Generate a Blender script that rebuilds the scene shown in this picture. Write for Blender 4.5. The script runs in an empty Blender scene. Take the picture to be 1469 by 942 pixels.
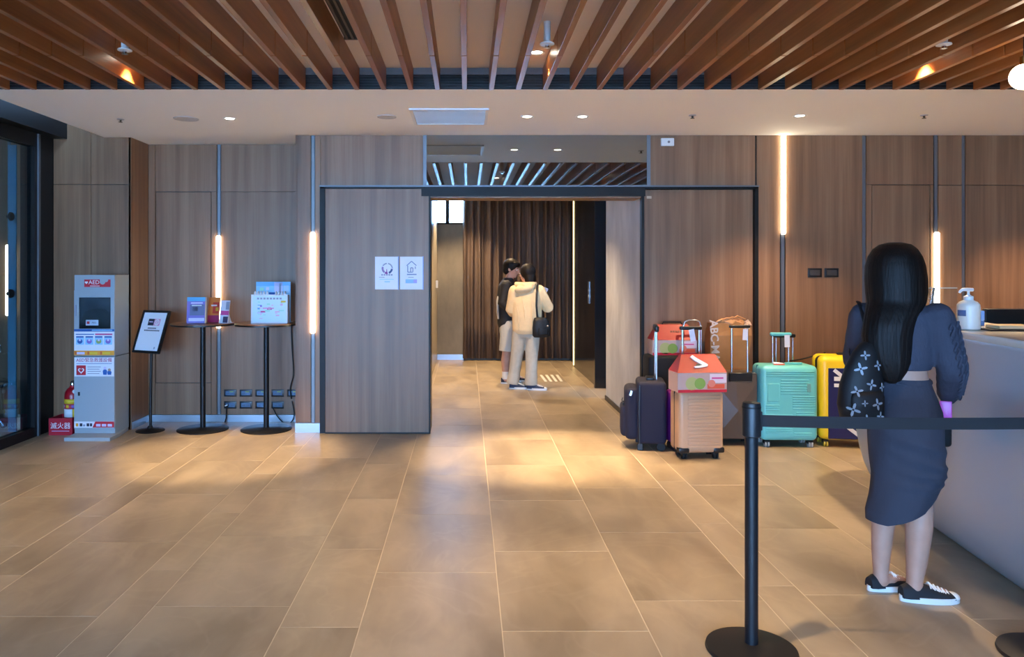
import bpy, bmesh, math, random
from mathutils import Vector, Matrix, Euler, noise
from mathutils.bvhtree import BVHTree

random.seed(7)
S = bpy.context.scene
COL = S.collection
R = math.radians
PI = math.pi

# ------------------------------------------------------------------ camera
cam_d = bpy.data.cameras.new('camera')
cam_d.sensor_width = 36.0
cam_d.lens = 36.0 * 1091.0 / 1469.0
cam_d.shift_x = (734.5 - 670.0) / 1469.0
cam_d.shift_y = -(471.0 - 388.0) / 1469.0
cam_d.clip_start = 0.05
cam = bpy.data.objects.new('camera', cam_d)
cam.location = (0, 0, 1.5)
cam.rotation_euler = (R(90), 0, 0)
COL.objects.link(cam)
S.camera = cam

# ------------------------------------------------------------------ view, sky
S.view_settings.view_transform = 'Standard'
S.view_settings.look = 'None'
S.view_settings.gamma = 1.0
S.view_settings.use_curve_mapping = False
S.view_settings.exposure = 0.86

SKY = 20.0
world = bpy.data.worlds.new('sky')
S.world = world
world.use_nodes = True
bg = world.node_tree.nodes['Background']
bg.inputs['Color'].default_value = (0.30, 0.56, 1.0, 1)
bg.inputs['Strength'].default_value = SKY

W_DOWN = 160.0      # downlight in the slatted ceiling
W_SOFFIT = 250.0    # downlight in the white soffit
W_CORR = 190.0      # downlight in the corridor
LED_E = 9.0        # wall light strip emission
WARM = (1.0, 0.70, 0.40)

def portal(name, loc, rot, sx, sy):
    d = bpy.data.lights.new(name, 'AREA')
    d.shape = 'RECTANGLE'; d.size = sx; d.size_y = sy
    d.cycles.is_portal = True
    o = bpy.data.objects.new(name, d)
    o.location = loc; o.rotation_euler = rot
    COL.objects.link(o)
# sky light enters through the street glazing behind the camera and the small corridor window
portal('street_window_portal', (-0.9, -5.55, 1.41), (R(90), 0, 0), 6.0, 2.62)
portal('corridor_window_portal', (-0.2, 12.78, 2.6), (R(-90), 0, 0), 0.66, 0.6)

# ------------------------------------------------------------------ colours and materials
def lin(c):
    def f(x):
        x /= 255.0
        return x / 12.92 if x <= 0.04045 else ((x + 0.055) / 1.055) ** 2.4
    return tuple(f(x) for x in c)

MATS = {}
def mat(name, rgb, rough=0.5, metal=0.0, spec=0.5, emit=None, es=0.0, coat=0.0, noise_amt=0.0, noise_scale=8.0, bump=0.0, bump_scale=60.0):
    if name in MATS:
        return MATS[name]
    m = bpy.data.materials.new(name)
    m.use_nodes = True
    nt = m.node_tree
    b = nt.nodes['Principled BSDF']
    c = lin(rgb)
    b.inputs['Base Color'].default_value = (*c, 1)
    b.inputs['Roughness'].default_value = rough
    b.inputs['Metallic'].default_value = metal
    b.inputs['Specular IOR Level'].default_value = spec
    b.inputs['Coat Weight'].default_value = coat
    if emit:
        b.inputs['Emission Color'].default_value = (*emit, 1)
        b.inputs['Emission Strength'].default_value = es
    if noise_amt or bump:
        g = nt.nodes.new('ShaderNodeNewGeometry')
        if noise_amt:
            n = nt.nodes.new('ShaderNodeTexNoise'); n.inputs['Scale'].default_value = noise_scale
            n.inputs['Detail'].default_value = 5
            nt.links.new(g.outputs['Position'], n.inputs['Vector'])
            mr = nt.nodes.new('ShaderNodeMapRange')
            mr.inputs['From Min'].default_value = 0.3; mr.inputs['From Max'].default_value = 0.7
            mr.inputs['To Min'].default_value = 1 - noise_amt; mr.inputs['To Max'].default_value = 1 + noise_amt
            nt.links.new(n.outputs['Fac'], mr.inputs['Value'])
            mx = nt.nodes.new('ShaderNodeVectorMath'); mx.operation = 'SCALE'
            mx.inputs[0].default_value = c
            nt.links.new(mr.outputs['Result'], mx.inputs['Scale'])
            nt.links.new(mx.outputs['Vector'], b.inputs['Base Color'])
        if bump:
            n2 = nt.nodes.new('ShaderNodeTexNoise'); n2.inputs['Scale'].default_value = bump_scale
            nt.links.new(g.outputs['Position'], n2.inputs['Vector'])
            bp = nt.nodes.new('ShaderNodeBump'); bp.inputs['Strength'].default_value = bump
            bp.inputs['Distance'].default_value = 0.01
            nt.links.new(n2.outputs['Fac'], bp.inputs['Height'])
            nt.links.new(bp.outputs['Normal'], b.inputs['Normal'])
    MATS[name] = m
    return m

def wood(name, dark, mid, light, axis='Z', rough=0.42, sc=(7, 7, 0.25)):
    m = bpy.data.materials.new(name); m.use_nodes = True
    nt = m.node_tree; N = nt.nodes; L = nt.links
    b = N['Principled BSDF']; b.inputs['Roughness'].default_value = rough
    g = N.new('ShaderNodeNewGeometry')
    oi = N.new('ShaderNodeObjectInfo')
    def strand(s, det):
        mp = N.new('ShaderNodeVectorMath'); mp.operation = 'MULTIPLY'
        mp.inputs[1].default_value = s
        L.new(g.outputs['Position'], mp.inputs[0])
        n = N.new('ShaderNodeTexNoise'); n.inputs['Scale'].default_value = 1.0; n.inputs['Detail'].default_value = det
        L.new(mp.outputs['Vector'], n.inputs['Vector'])
        return n.outputs['Fac']
    k = {'Z': (1, 1, 0.03), 'Y': (1, 0.03, 1)}[axis]
    broad = strand(tuple(12 * q for q in k), 2)
    fine = strand(tuple(75 * q for q in k), 5)
    mx = N.new('ShaderNodeMix'); mx.data_type = 'FLOAT'; mx.inputs[0].default_value = 0.28
    L.new(broad, mx.inputs[2]); L.new(fine, mx.inputs[3])
    ad = N.new('ShaderNodeMath'); ad.operation = 'MULTIPLY_ADD'
    ad.inputs[1].default_value = 0.10; 
    L.new(oi.outputs['Random'], ad.inputs[0]); L.new(mx.outputs[0], ad.inputs[2])
    cr = N.new('ShaderNodeValToRGB')
    e = cr.color_ramp.elements
    e[0].position = 0.33; e[0].color = (*lin(dark), 1)
    e[1].position = 0.78; e[1].color = (*lin(light), 1)
    q = e.new(0.55); q.color = (*lin(mid), 1)
    L.new(ad.outputs[0], cr.inputs[0]); L.new(cr.outputs[0], b.inputs['Base Color'])
    bp = N.new('ShaderNodeBump'); bp.inputs['Strength'].default_value = 0.12; bp.inputs['Distance'].default_value = 0.004
    L.new(fine, bp.inputs['Height']); L.new(bp.outputs['Normal'], b.inputs['Normal'])
    MATS[name] = m
    return m

def tile_mat():
    m = bpy.data.materials.new('stone_tile'); m.use_nodes = True
    nt = m.node_tree; N = nt.nodes; L = nt.links
    b = N['Principled BSDF']
    g = N.new('ShaderNodeNewGeometry'); oi = N.new('ShaderNodeObjectInfo')
    off = N.new('ShaderNodeVectorMath'); off.operation = 'MULTIPLY_ADD'
    off.inputs[1].default_value = (9, 17, 5)
    cmb = N.new('ShaderNodeCombineXYZ')
    for i in range(3): L.new(oi.outputs['Random'], cmb.inputs[i])
    L.new(cmb.outputs[0], off.inputs[0]); L.new(g.outputs['Position'], off.inputs[2])
    n1 = N.new('ShaderNodeTexNoise'); n1.inputs['Scale'].default_value = 2.2; n1.inputs['Detail'].default_value = 8; n1.inputs['Distortion'].default_value = 0.4
    st = N.new('ShaderNodeVectorMath'); st.operation = 'MULTIPLY'; st.inputs[1].default_value = (1.5, 0.55, 1)
    L.new(off.outputs[0], st.inputs[0]); L.new(st.outputs[0], n1.inputs['Vector'])
    w = N.new('ShaderNodeTexNoise'); w.inputs['Scale'].default_value = 1.1; w.inputs['Detail'].default_value = 3; w.inputs['Distortion'].default_value = 2.5
    L.new(off.outputs[0], w.inputs['Vector'])
    vr = N.new('ShaderNodeValToRGB'); ve = vr.color_ramp.elements
    ve[0].position = 0.46; ve[0].color = (0, 0, 0, 1); ve[1].position = 0.54; ve[1].color = (0, 0, 0, 1)
    v2 = ve.new(0.5); v2.color = (1, 1, 1, 1)
    L.new(w.outputs['Fac'], vr.inputs[0])
    cr = N.new('ShaderNodeValToRGB'); e = cr.color_ramp.elements
    e[0].position = 0.32; e[0].color = (*lin((136, 121, 100)), 1)
    e[1].position = 0.68; e[1].color = (*lin((172, 156, 132)), 1)
    L.new(n1.outputs['Fac'], cr.inputs[0])
    vm = N.new('ShaderNodeMix'); vm.data_type = 'RGBA'
    vs = N.new('ShaderNodeMath'); vs.operation = 'MULTIPLY'; vs.inputs[1].default_value = 0.08
    L.new(vr.outputs[0], vs.inputs[0]); L.new(vs.outputs[0], vm.inputs[0])
    L.new(cr.outputs[0], vm.inputs[6]); vm.inputs[7].default_value = (*lin((205, 186, 160)), 1)
    mr = N.new('ShaderNodeMapRange'); mr.inputs['To Min'].default_value = 0.94; mr.inputs['To Max'].default_value = 1.05
    L.new(oi.outputs['Random'], mr.inputs['Value'])
    sc = N.new('ShaderNodeVectorMath'); sc.operation = 'SCALE'
    L.new(vm.outputs[2], sc.inputs[0]); L.new(mr.outputs['Result'], sc.inputs['Scale'])
    L.new(sc.outputs[0], b.inputs['Base Color'])
    rr = N.new('ShaderNodeMapRange'); rr.inputs['To Min'].default_value = 0.30; rr.inputs['To Max'].default_value = 0.46
    L.new(n1.outputs['Fac'], rr.inputs['Value']); L.new(rr.outputs['Result'], b.inputs['Roughness'])
    bp = N.new('ShaderNodeBump'); bp.inputs['Strength'].default_value = 0.06; bp.inputs['Distance'].default_value = 0.01
    L.new(n1.outputs['Fac'], bp.inputs['Height']); L.new(bp.outputs['Normal'], b.inputs['Normal'])
    MATS['stone_tile'] = m
    return m

def concrete(name, a, bcol, rough=0.6, scale=2.5):
    m = bpy.data.materials.new(name); m.use_nodes = True
    nt = m.node_tree; N = nt.nodes; L = nt.links
    b = N['Principled BSDF']; b.inputs['Roughness'].default_value = rough
    g = N.new('ShaderNodeNewGeometry')
    n1 = N.new('ShaderNodeTexNoise'); n1.inputs['Scale'].default_value = scale; n1.inputs['Detail'].default_value = 9; n1.inputs['Roughness'].default_value = 0.65
    mp = N.new('ShaderNodeVectorMath'); mp.operation = 'MULTIPLY'; mp.inputs[1].default_value = (1, 1, 0.45)
    L.new(g.outputs['Position'], mp.inputs[0]); L.new(mp.outputs[0], n1.inputs['Vector'])
    cr = N.new('ShaderNodeValToRGB'); e = cr.color_ramp.elements
    e[0].position = 0.3; e[0].color = (*lin(a), 1); e[1].position = 0.7; e[1].color = (*lin(bcol), 1)
    L.new(n1.outputs['Fac'], cr.inputs[0]); L.new(cr.outputs[0], b.inputs['Base Color'])
    bp = N.new('ShaderNodeBump'); bp.inputs['Strength'].default_value = 0.2; bp.inputs['Distance'].default_value = 0.01
    L.new(n1.outputs['Fac'], bp.inputs['Height']); L.new(bp.outputs['Normal'], b.inputs['Normal'])
    MATS[name] = m
    return m

def glass(name, tint=(0.8, 0.9, 0.95), refl=0.12, rough=0.02):
    m = bpy.data.materials.new(name); m.use_nodes = True
    nt = m.node_tree; N = nt.nodes; L = nt.links
    N.remove(N['Principled BSDF'])
    out = N['Material Output']
    t = N.new('ShaderNodeBsdfTransparent'); t.inputs[0].default_value = (*tint, 1)
    gl = N.new('ShaderNodeBsdfGlossy'); gl.inputs['Roughness'].default_value = rough
    g = N.new('ShaderNodeNewGeometry')          # Schlick reflectance, the same on both faces of the pane
    dt = N.new('ShaderNodeVectorMath'); dt.operation = 'DOT_PRODUCT'
    L.new(g.outputs['Normal'], dt.inputs[0]); L.new(g.outputs['Incoming'], dt.inputs[1])
    ab = N.new('ShaderNodeMath'); ab.operation = 'ABSOLUTE'; L.new(dt.outputs['Value'], ab.inputs[0])
    iv = N.new('ShaderNodeMath'); iv.operation = 'SUBTRACT'; iv.inputs[0].default_value = 1.0; L.new(ab.outputs[0], iv.inputs[1])
    pw = N.new('ShaderNodeMath'); pw.operation = 'POWER'; pw.inputs[1].default_value = 5.0; L.new(iv.outputs[0], pw.inputs[0])
    ad = N.new('ShaderNodeMath'); ad.operation = 'MULTIPLY_ADD'; ad.inputs[1].default_value = 0.96 - refl; ad.inputs[2].default_value = 0.04 + refl
    L.new(pw.outputs[0], ad.inputs[0])
    mx = N.new('ShaderNodeMixShader')
    L.new(ad.outputs[0], mx.inputs[0]); L.new(t.outputs[0], mx.inputs[1]); L.new(gl.outputs[0], mx.inputs[2])
    L.new(mx.outputs[0], out.inputs[0])
    MATS[name] = m
    return m

def emitter(name, rgb, strength):
    m = bpy.data.materials.new(name); m.use_nodes = True
    nt = m.node_tree; N = nt.nodes
    N.remove(N['Principled BSDF'])
    e = N.new('ShaderNodeEmission'); e.inputs[0].default_value = (*rgb, 1); e.inputs[1].default_value = strength
    nt.links.new(e.outputs[0], N['Material Output'].inputs[0])
    MATS[name] = m
    return m

M_WALL = wood('wall_veneer', (108, 77, 53), (136, 99, 70), (158, 119, 88))
M_BEAM = wood('slat_veneer', (118, 68, 32), (150, 91, 46), (172, 109, 60), axis='Y', rough=0.34)
M_TTOP = wood('table_veneer', (96, 60, 34), (128, 84, 50), (150, 104, 66), axis='Y', rough=0.35)
M_TILE = tile_mat()
M_GROUT = mat('grout', (204, 190, 166), 0.7)
M_WHITE = mat('soffit_paint', (244, 242, 240), 0.75)
M_CEIL = mat('ceiling_paint', (236, 222, 210), 0.8)
M_BLACK = mat('black_paint', (16, 16, 18), 0.4)
M_DARKF = mat('dark_bronze_frame', (20, 19, 19), 0.5, 0.0, 0.3)
M_BLKMET = mat('black_steel', (20, 21, 24), 0.42, 0.3)
M_ALU = mat('aluminium', (122, 124, 128), 0.5, 0.8)
M_STEEL = mat('brushed_steel', (176, 182, 190), 0.3, 1.0)
M_CHROME = mat('chrome', (215, 217, 220), 0.15, 1.0)
M_CONC = concrete('grey_concrete', (170, 171, 176), (210, 210, 212))
M_CONC2 = concrete('dim_concrete', (104, 98, 86), (136, 128, 112))
M_GLASS = glass('clear_glass', (0.92, 0.96, 0.98), 0.0)
M_GLASSD = glass('door_glass', (0.55, 0.66, 0.72), 0.04)
M_GLASSC = glass('case_glass', (0.75, 0.8, 0.85), -0.03)
M_LED = emitter('led_diffuser', (1.0, 0.86, 0.60), LED_E)
M_LENS = emitter('lamp_lens', (1.0, 0.88, 0.70), 14.0)
M_PLW = mat('white_plastic', (222, 222, 220), 0.4)
M_PLK = mat('black_plastic', (22, 22, 24), 0.38)
M_RUB = mat('black_rubber', (14, 14, 15), 0.7)
M_PAPER = mat('white_paper', (232, 234, 240), 0.6)
M_SKIN = mat('skin', (188, 142, 120), 0.5, 0, 0.4, noise_amt=0.06, noise_scale=20)
M_HAIR = mat('dark_hair', (24, 17, 14), 0.38, 0, 0.5)
M_MIRROR = mat('smoked_mirror', (150, 158, 160), 0.02, 1.0)

# ------------------------------------------------------------------ mesh building
class MB:
    def __init__(s):
        s.v = []; s.f = []
    def add(s, vs, fs):
        k = len(s.v)
        s.v += [tuple(p) for p in vs]
        s.f += [tuple(i + k for i in f) for f in fs]
        return s
    def box(s, c, d, rot=None, bev=0.0, seg=2):
        if bev > 0:
            bm = bmesh.new()
            bmesh.ops.create_cube(bm, size=1.0)
            for v in bm.verts:
                v.co = Vector((v.co.x * d[0], v.co.y * d[1], v.co.z * d[2]))
            bmesh.ops.bevel(bm, geom=bm.edges[:], offset=bev, segments=seg, affect='EDGES', profile=0.5)
            bm.verts.index_update()
            vs = [v.co.copy() for v in bm.verts]; fs = [[v.index for v in f.verts] for f in bm.faces]
            bm.free()
        else:
            x, y, z = d[0] / 2, d[1] / 2, d[2] / 2
            vs = [Vector(p) for p in ((-x, -y, -z), (x, -y, -z), (x, y, -z), (-x, y, -z), (-x, -y, z), (x, -y, z), (x, y, z), (-x, y, z))]
            fs = [(3, 2, 1, 0), (4, 5, 6, 7), (0, 1, 5, 4), (1, 2, 6, 5), (2, 3, 7, 6), (3, 0, 4, 7)]
        if rot:
            m = Euler(rot).to_matrix(); vs = [m @ v for v in vs]
        c = Vector(c)
        return s.add([v + c for v in vs], fs)
    def bb(s, x0, x1, y0, y1, z0, z1, bev=0.0, seg=2):
        return s.box(((x0 + x1) / 2, (y0 + y1) / 2, (z0 + z1) / 2), (abs(x1 - x0), abs(y1 - y0), abs(z1 - z0)), None, bev, seg)
    def tube(s, pts, r, n=10, caps=True, flat=1.0, up=None, round_caps=False):
        pts = [Vector(p) for p in pts]
        rs = list(r) if isinstance(r, (list, tuple)) else [r] * len(pts)
        if round_caps:
            d0 = (pts[0] - pts[1]).normalized(); d1 = (pts[-1] - pts[-2]).normalized()
            a0, a1 = rs[0], rs[-1]
            pre = [(pts[0] + d0 * a0 * math.sin(t), a0 * math.cos(t)) for t in (1.45, 1.1, 0.6)]
            post = [(pts[-1] + d1 * a1 * math.sin(t), a1 * math.cos(t)) for t in (0.6, 1.1, 1.45)]
            pts = [p for p, _ in pre] + pts + [p for p, _ in post]
            rs = [q for _, q in pre] + rs + [q for _, q in post]
        vs = []; fs = []
        nrm = None
        for i, p in enumerate(pts):
            a = pts[max(0, i - 1)]; b = pts[min(len(pts) - 1, i + 1)]
            t = (b - a).normalized()
            if nrm is None:
                u = Vector(up) if up else (Vector((0, 0, 1)) if abs(t.z) < 0.9 else Vector((1, 0, 0)))
                nrm = (u - t * u.dot(t)).normalized()
            else:
                nrm = (nrm - t * nrm.dot(t)).normalized()
            bi = t.cross(nrm)
            for k in range(n):
                th = 2 * PI * k / n
                vs.append(p + nrm * (rs[i] * math.cos(th)) + bi * (rs[i] * flat * math.sin(th)))
        for i in range(len(pts) - 1):
            for k in range(n):
                k2 = (k + 1) % n
                fs.append((i * n + k, i * n + k2, (i + 1) * n + k2, (i + 1) * n + k))
        if caps:
            fs.append(tuple(reversed(range(n)))); fs.append(tuple(range((len(pts) - 1) * n, len(pts) * n)))
        return s.add(vs, fs)
    def cyl(s, p0, p1, r0, r1=None, n=20):
        return s.tube([p0, p1], [r0, r0 if r1 is None else r1], n)
    def lathe(s, prof, c=(0, 0, 0), n=28, cap=True):
        vs = []; fs = []
        for r, z in prof:
            for k in range(n):
                th = 2 * PI * k / n
                vs.append((c[0] + r * math.cos(th), c[1] + r * math.sin(th), c[2] + z))
        for i in range(len(prof) - 1):
            for k in range(n):
                k2 = (k + 1) % n
                fs.append((i * n + k, i * n + k2, (i + 1) * n + k2, (i + 1) * n + k))
        if cap:
            fs.append(tuple(reversed(range(n)))); fs.append(tuple(range((len(prof) - 1) * n, len(prof) * n)))
        return s.add(vs, fs)
    def rings(s, rr, n=28, fold=None):
        # rr: (cx, cy, cz, a, b, ang) horizontal elliptical rings from bottom to top
        vs = []; fs = []
        for i, (cx, cy, cz, a, b, ang) in enumerate(rr):
            ca, sa = math.cos(ang), math.sin(ang)
            for k in range(n):
                th = 2 * PI * k / n
                f = fold(th, i, cz) if fold else 1.0
                x = a * math.cos(th) * f; y = b * math.sin(th) * f
                vs.append((cx + x * ca - y * sa, cy + x * sa + y * ca, cz))
        for i in range(len(rr) - 1):
            for k in range(n):
                k2 = (k + 1) % n
                fs.append((i * n + k, i * n + k2, (i + 1) * n + k2, (i + 1) * n + k))
        fs.append(tuple(reversed(range(n)))); fs.append(tuple(range((len(rr) - 1) * n, len(rr) * n)))
        return s.add(vs, fs)
    def ell(s, c, r, rot=None, n=16, m=10):
        vs = []; fs = []
        mt = Euler(rot).to_matrix() if rot else Matrix.Identity(3)
        c = Vector(c)
        for i in range(1, m):
            ph = PI * i / m - PI / 2
            for k in range(n):
                th = 2 * PI * k / n
                vs.append(c + mt @ Vector((r[0] * math.cos(ph) * math.cos(th), r[1] * math.cos(ph) * math.sin(th), r[2] * math.sin(ph))))
        b0 = len(vs); vs.append(c + mt @ Vector((0, 0, -r[2]))); vs.append(c + mt @ Vector((0, 0, r[2])))
        for i in range(m - 2):
            for k in range(n):
                k2 = (k + 1) % n
                fs.append((i * n + k, i * n + k2, (i + 1) * n + k2, (i + 1) * n + k))
        for k in range(n):
            k2 = (k + 1) % n
            fs.append((b0, k2, k)); fs.append((b0 + 1, (m - 2) * n + k, (m - 2) * n + k2))
        return s.add(vs, fs)
    def prism(s, poly, origin, ux, uy, t):
        # polygon (a,b) in plane ux,uy, extruded by vector t
        o = Vector(origin); ux = Vector(ux); uy = Vector(uy); t = Vector(t)
        n = len(poly)
        base = [o + ux * a + uy * b for a, b in poly]
        vs = base + [p + t for p in base]
        fs = [tuple(range(n)), tuple(reversed(range(n, 2 * n)))]
        for k in range(n):
            k2 = (k + 1) % n
            fs.append((k, k + n, k2 + n, k2))
        s.add(vs, fs)
        return s
    def mesh(s, name):
        me = bpy.data.meshes.new(name)
        me.from_pydata(s.v, [], s.f)
        bm = bmesh.new(); bm.from_mesh(me)
        bmesh.ops.recalc_face_normals(bm, faces=bm.faces[:])
        bm.to_mesh(me); bm.free()
        return me
    def build(s, name, material, parent=None, smooth=40, loc=None, rot=None):
        me = s.mesh(name)
        if smooth:
            me.polygons.foreach_set('use_smooth', [True] * len(me.polygons))
            me.set_sharp_from_angle(angle=R(smooth))
        return link(name, me, material, parent, loc, rot)
    def skin(s, name, material, parent=None, voxel=0.008, it=6, loc=None, rot=None):
        me = s.mesh(name)
        o = bpy.data.objects.new(name + '_tmp', me); COL.objects.link(o)
        md = o.modifiers.new('r', 'REMESH'); md.mode = 'VOXEL'; md.voxel_size = voxel; md.use_smooth_shade = True
        sm = o.modifiers.new('s', 'SMOOTH'); sm.factor = 0.5; sm.iterations = it
        dg = bpy.context.evaluated_depsgraph_get()
        me2 = bpy.data.meshes.new_from_object(o.evaluated_get(dg))
        me2.polygons.foreach_set('use_smooth', [True] * len(me2.polygons))
        bpy.data.objects.remove(o); bpy.data.meshes.remove(me)
        me2.name = name
        return link(name, me2, material, parent, loc, rot)

def link(name, me, material, parent=None, loc=None, rot=None):
    me.materials.clear(); me.materials.append(material)
    o = bpy.data.objects.new(name, me); COL.objects.link(o)
    if parent: o.parent = parent
    if loc: o.location = loc
    if rot: o.rotation_euler = rot
    return o

def thing(name, label, cat, loc=(0, 0, 0), rz=0.0, group=None):
    o = bpy.data.objects.new(name, None); COL.objects.link(o)
    o.empty_display_size = 0.05
    o.location = loc; o.rotation_euler = (0, 0, rz)
    return tag(o, label, cat, group)

def tag(o, label, cat, group=None):
    o['label'] = label; o['category'] = cat
    if group: o['group'] = group
    return o

def struct(o, label=None):
    o['kind'] = 'structure'
    if label: o['label'] = label
    return o

def copy_tree(o, parent=None):
    c = o.copy(); COL.objects.link(c); c.parent = parent
    for ch in list(o.children):
        copy_tree(ch, c)
    return c

def text(name, body, size, material, parent, loc, rot=(PI / 2, 0, 0), align='CENTER', ext=0.0004, space=1.0, bold=0.0):
    cu = bpy.data.curves.new('t', 'FONT'); cu.body = body; cu.size = size; cu.align_x = align; cu.align_y = 'CENTER'
    cu.extrude = ext; cu.offset = bold; cu.resolution_u = 2; cu.space_character = space
    o = bpy.data.objects.new('t', cu); COL.objects.link(o)
    dg = bpy.context.evaluated_depsgraph_get()
    me = bpy.data.meshes.new_from_object(o.evaluated_get(dg))
    bpy.data.objects.remove(o)
    me.name = name
    return link(name, me, material, parent, loc, rot)

# image helpers used only to read positions off the photograph
def PX(u, Y): return (u - 670.0) * Y / 1091.0
def PZ(v, Y): return 1.5 - (v - 388.0) * Y / 1091.0
# ================================================================== THE SETTING
YW = 7.05      # main back wall face
YB = 7.56      # alcove wall face
YA = 7.17      # side wall face behind the cabinet
ZS = 2.755     # white soffit underside
ZC = 2.90      # upper ceiling

# ---- floor: grout bed with single stone tiles
floor = struct(MB().bb(-6.5, 6.2, -6.0, 13.2, -0.12, -0.0012).build('floor', M_GROUT, smooth=0), 'beige stone tile floor with pale joints')
colX = [-3.99, -3.79, -3.19, -2.99, -2.388, -2.186, -1.598, -1.40, -0.79, -0.453, 0.146, 0.758, 1.351, 1.559, 2.17, 2.77, 2.97, 3.57, 4.17, 4.37, 4.97, 5.57, 6.17]
phase = {9: 3.781, 10: 3.165, 11: 3.457, 8: 3.2, 6: 3.816, 12: 3.62, 13: 3.52, 7: 3.40, 5: 3.30, 4: 3.75}
tile_cache = {}
rnd = random.Random(3)
far_tiles = MB()
def tile_mesh(w, l):
    key = (round(w, 3), round(l, 3))
    if key not in tile_cache:
        g = 0.0022; b = 0.001
        x, y = w / 2 - g, l / 2 - g
        vs = [(-x, -y, -0.012), (x, -y, -0.012), (x, y, -0.012), (-x, y, -0.012), (-x, -y, -b), (x, -y, -b), (x, y, -b), (-x, y, -b),
              (-x + b, -y + b, 0), (x - b, -y + b, 0), (x - b, y - b, 0), (-x + b, y - b, 0)]
        fs = [(0, 1, 5, 4), (1, 2, 6, 5), (2, 3, 7, 6), (3, 0, 4, 7), (4, 5, 9, 8), (5, 6, 10, 9), (6, 7, 11, 10), (7, 4, 8, 11), (8, 9, 10, 11)]
        tile_cache[key] = (vs, fs, None)
    return tile_cache[key]
tile_me = {}
ntile = 0
for ci in range(len(colX) - 1):
    x0, x1 = colX[ci], colX[ci + 1]
    ph = phase.get(ci, 2.7 + rnd.random() * 0.9)
    for r in range(-11, 12):
        y0 = ph + 0.9 * r; y1 = y0 + 0.9
        if y1 < -5.45: continue
        lim = 12.9 if (x1 > -0.6 and x0 < 2.3) else 7.75
        if x0 > 4.9: lim = 7.2
        if y0 > lim: continue
        y0 = max(y0, -5.45); y1 = min(y1, lim + 0.1)
        if y1 - y0 < 0.03: continue
        w, l = x1 - x0, y1 - y0
        vs, fs, _ = tile_mesh(w, l)
        cx, cy = (x0 + x1) / 2, (y0 + y1) / 2
        if y1 < 1.9:
            far_tiles.add([(a + cx, b + cy, c) for a, b, c in vs], fs); continue
        key = (round(w, 3), round(l, 3))
        if key not in tile_me:
            tile_me[key] = MB().add(vs, fs).mesh('tile'); tile_me[key].materials.append(M_TILE)
        t = bpy.data.objects.new('tile', tile_me[key]); COL.objects.link(t)
        t.parent = floor; t.location = (cx, cy, 0); ntile += 1
ft = far_tiles.build('tile_field', M_TILE, floor, smooth=0); ft['kind'] = 'stuff'

# ---- walls
def panel(parent, x0, x1, y, z0, z1, t=0.02, g=0.0015, name='panel', m=None):
    # wall panel facing the camera, front face at y
    return MB().bb(x0 + g, x1 - g, y, y + t, z0 + g, z1 - g, 0.0012, 1).build(name, m or M_WALL, parent, smooth=0)

# main back wall (backing around the opening)
b = MB()
b.bb(-1.585, -0.34, YW + 0.02, YW + 0.30, 0, 3.0)
b.bb(-0.34, 1.63, YW + 0.02, YW + 0.30, 2.20, 3.0)
b.bb(1.63, 6.0, YW + 0.02, YW + 0.30, 0, 3.0)
wall_back = struct(b.build('wall_back', M_BLACK, smooth=0), 'wood veneer back wall of the lobby')
panel(wall_back, -1.59, -1.447, YW, 0.09, ZS)
panel(wall_back, -1.409, -1.357, YW, 0.09, ZS)
panel(wall_back, -1.357, -0.407, YW, 2.285, ZS)
panel(wall_back, 1.70, 2.672, YW, 2.285, ZS)
panel(wall_back, 1.632, 2.65, YW - 0.004, 0.01, 2.25)
panel(wall_back, 2.685, 2.902, YW, 0.0, ZS)
panel(wall_back, 2.953, 3.665, YW, 0.0, ZS)
panel(wall_back, 3.70, 4.325, YW, 2.297, ZS)
panel(wall_back, 3.70, 3.752, YW, 0, 2.297)
panel(wall_back, 4.295, 4.325, YW, 0, 2.297)
panel(wall_back, 4.37, 4.588, YW, 0, 2.29)
panel(wall_back, 4.37, 4.588, YW, 2.292, ZS)
panel(wall_back, 4.62, 5.3, YW, 0, 2.29)
panel(wall_back, 4.62, 5.3, YW, 2.292, ZS)
panel(wall_back, 5.3, 6.0, YW, 0, ZS)
for x0, x1 in ((3.665, 3.70), (4.588, 4.62)):
    MB().bb(x0 + 0.003, x1 - 0.003, YW + 0.006, YW + 0.02, 0, ZS).build('channel', M_ALU, wall_back, smooth=0)
for x0, x1 in ((-0.407, -0.375), (1.667, 1.70)):
    MB().bb(x0, x1, YW - 0.004, YW + 0.02, 2.285, ZS).build('channel', M_ALU, wall_back, smooth=0)
# flush concealed door in the right wall
d = struct(MB().bb(3.757, 4.290, YW + 0.003, YW + 0.02, 0.0, 2.292, 0.001, 1).build('door_3', M_WALL, smooth=0), 'flush concealed door in the wood wall behind the desk')

# smoked mirror transom over the opening
mir = struct(MB().bb(-0.375, 1.667, YW - 0.002, YW + 0.018, 2.285, ZS).build('window_3', M_MIRROR, smooth=0), 'smoked mirror transom above the doorway')

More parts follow.
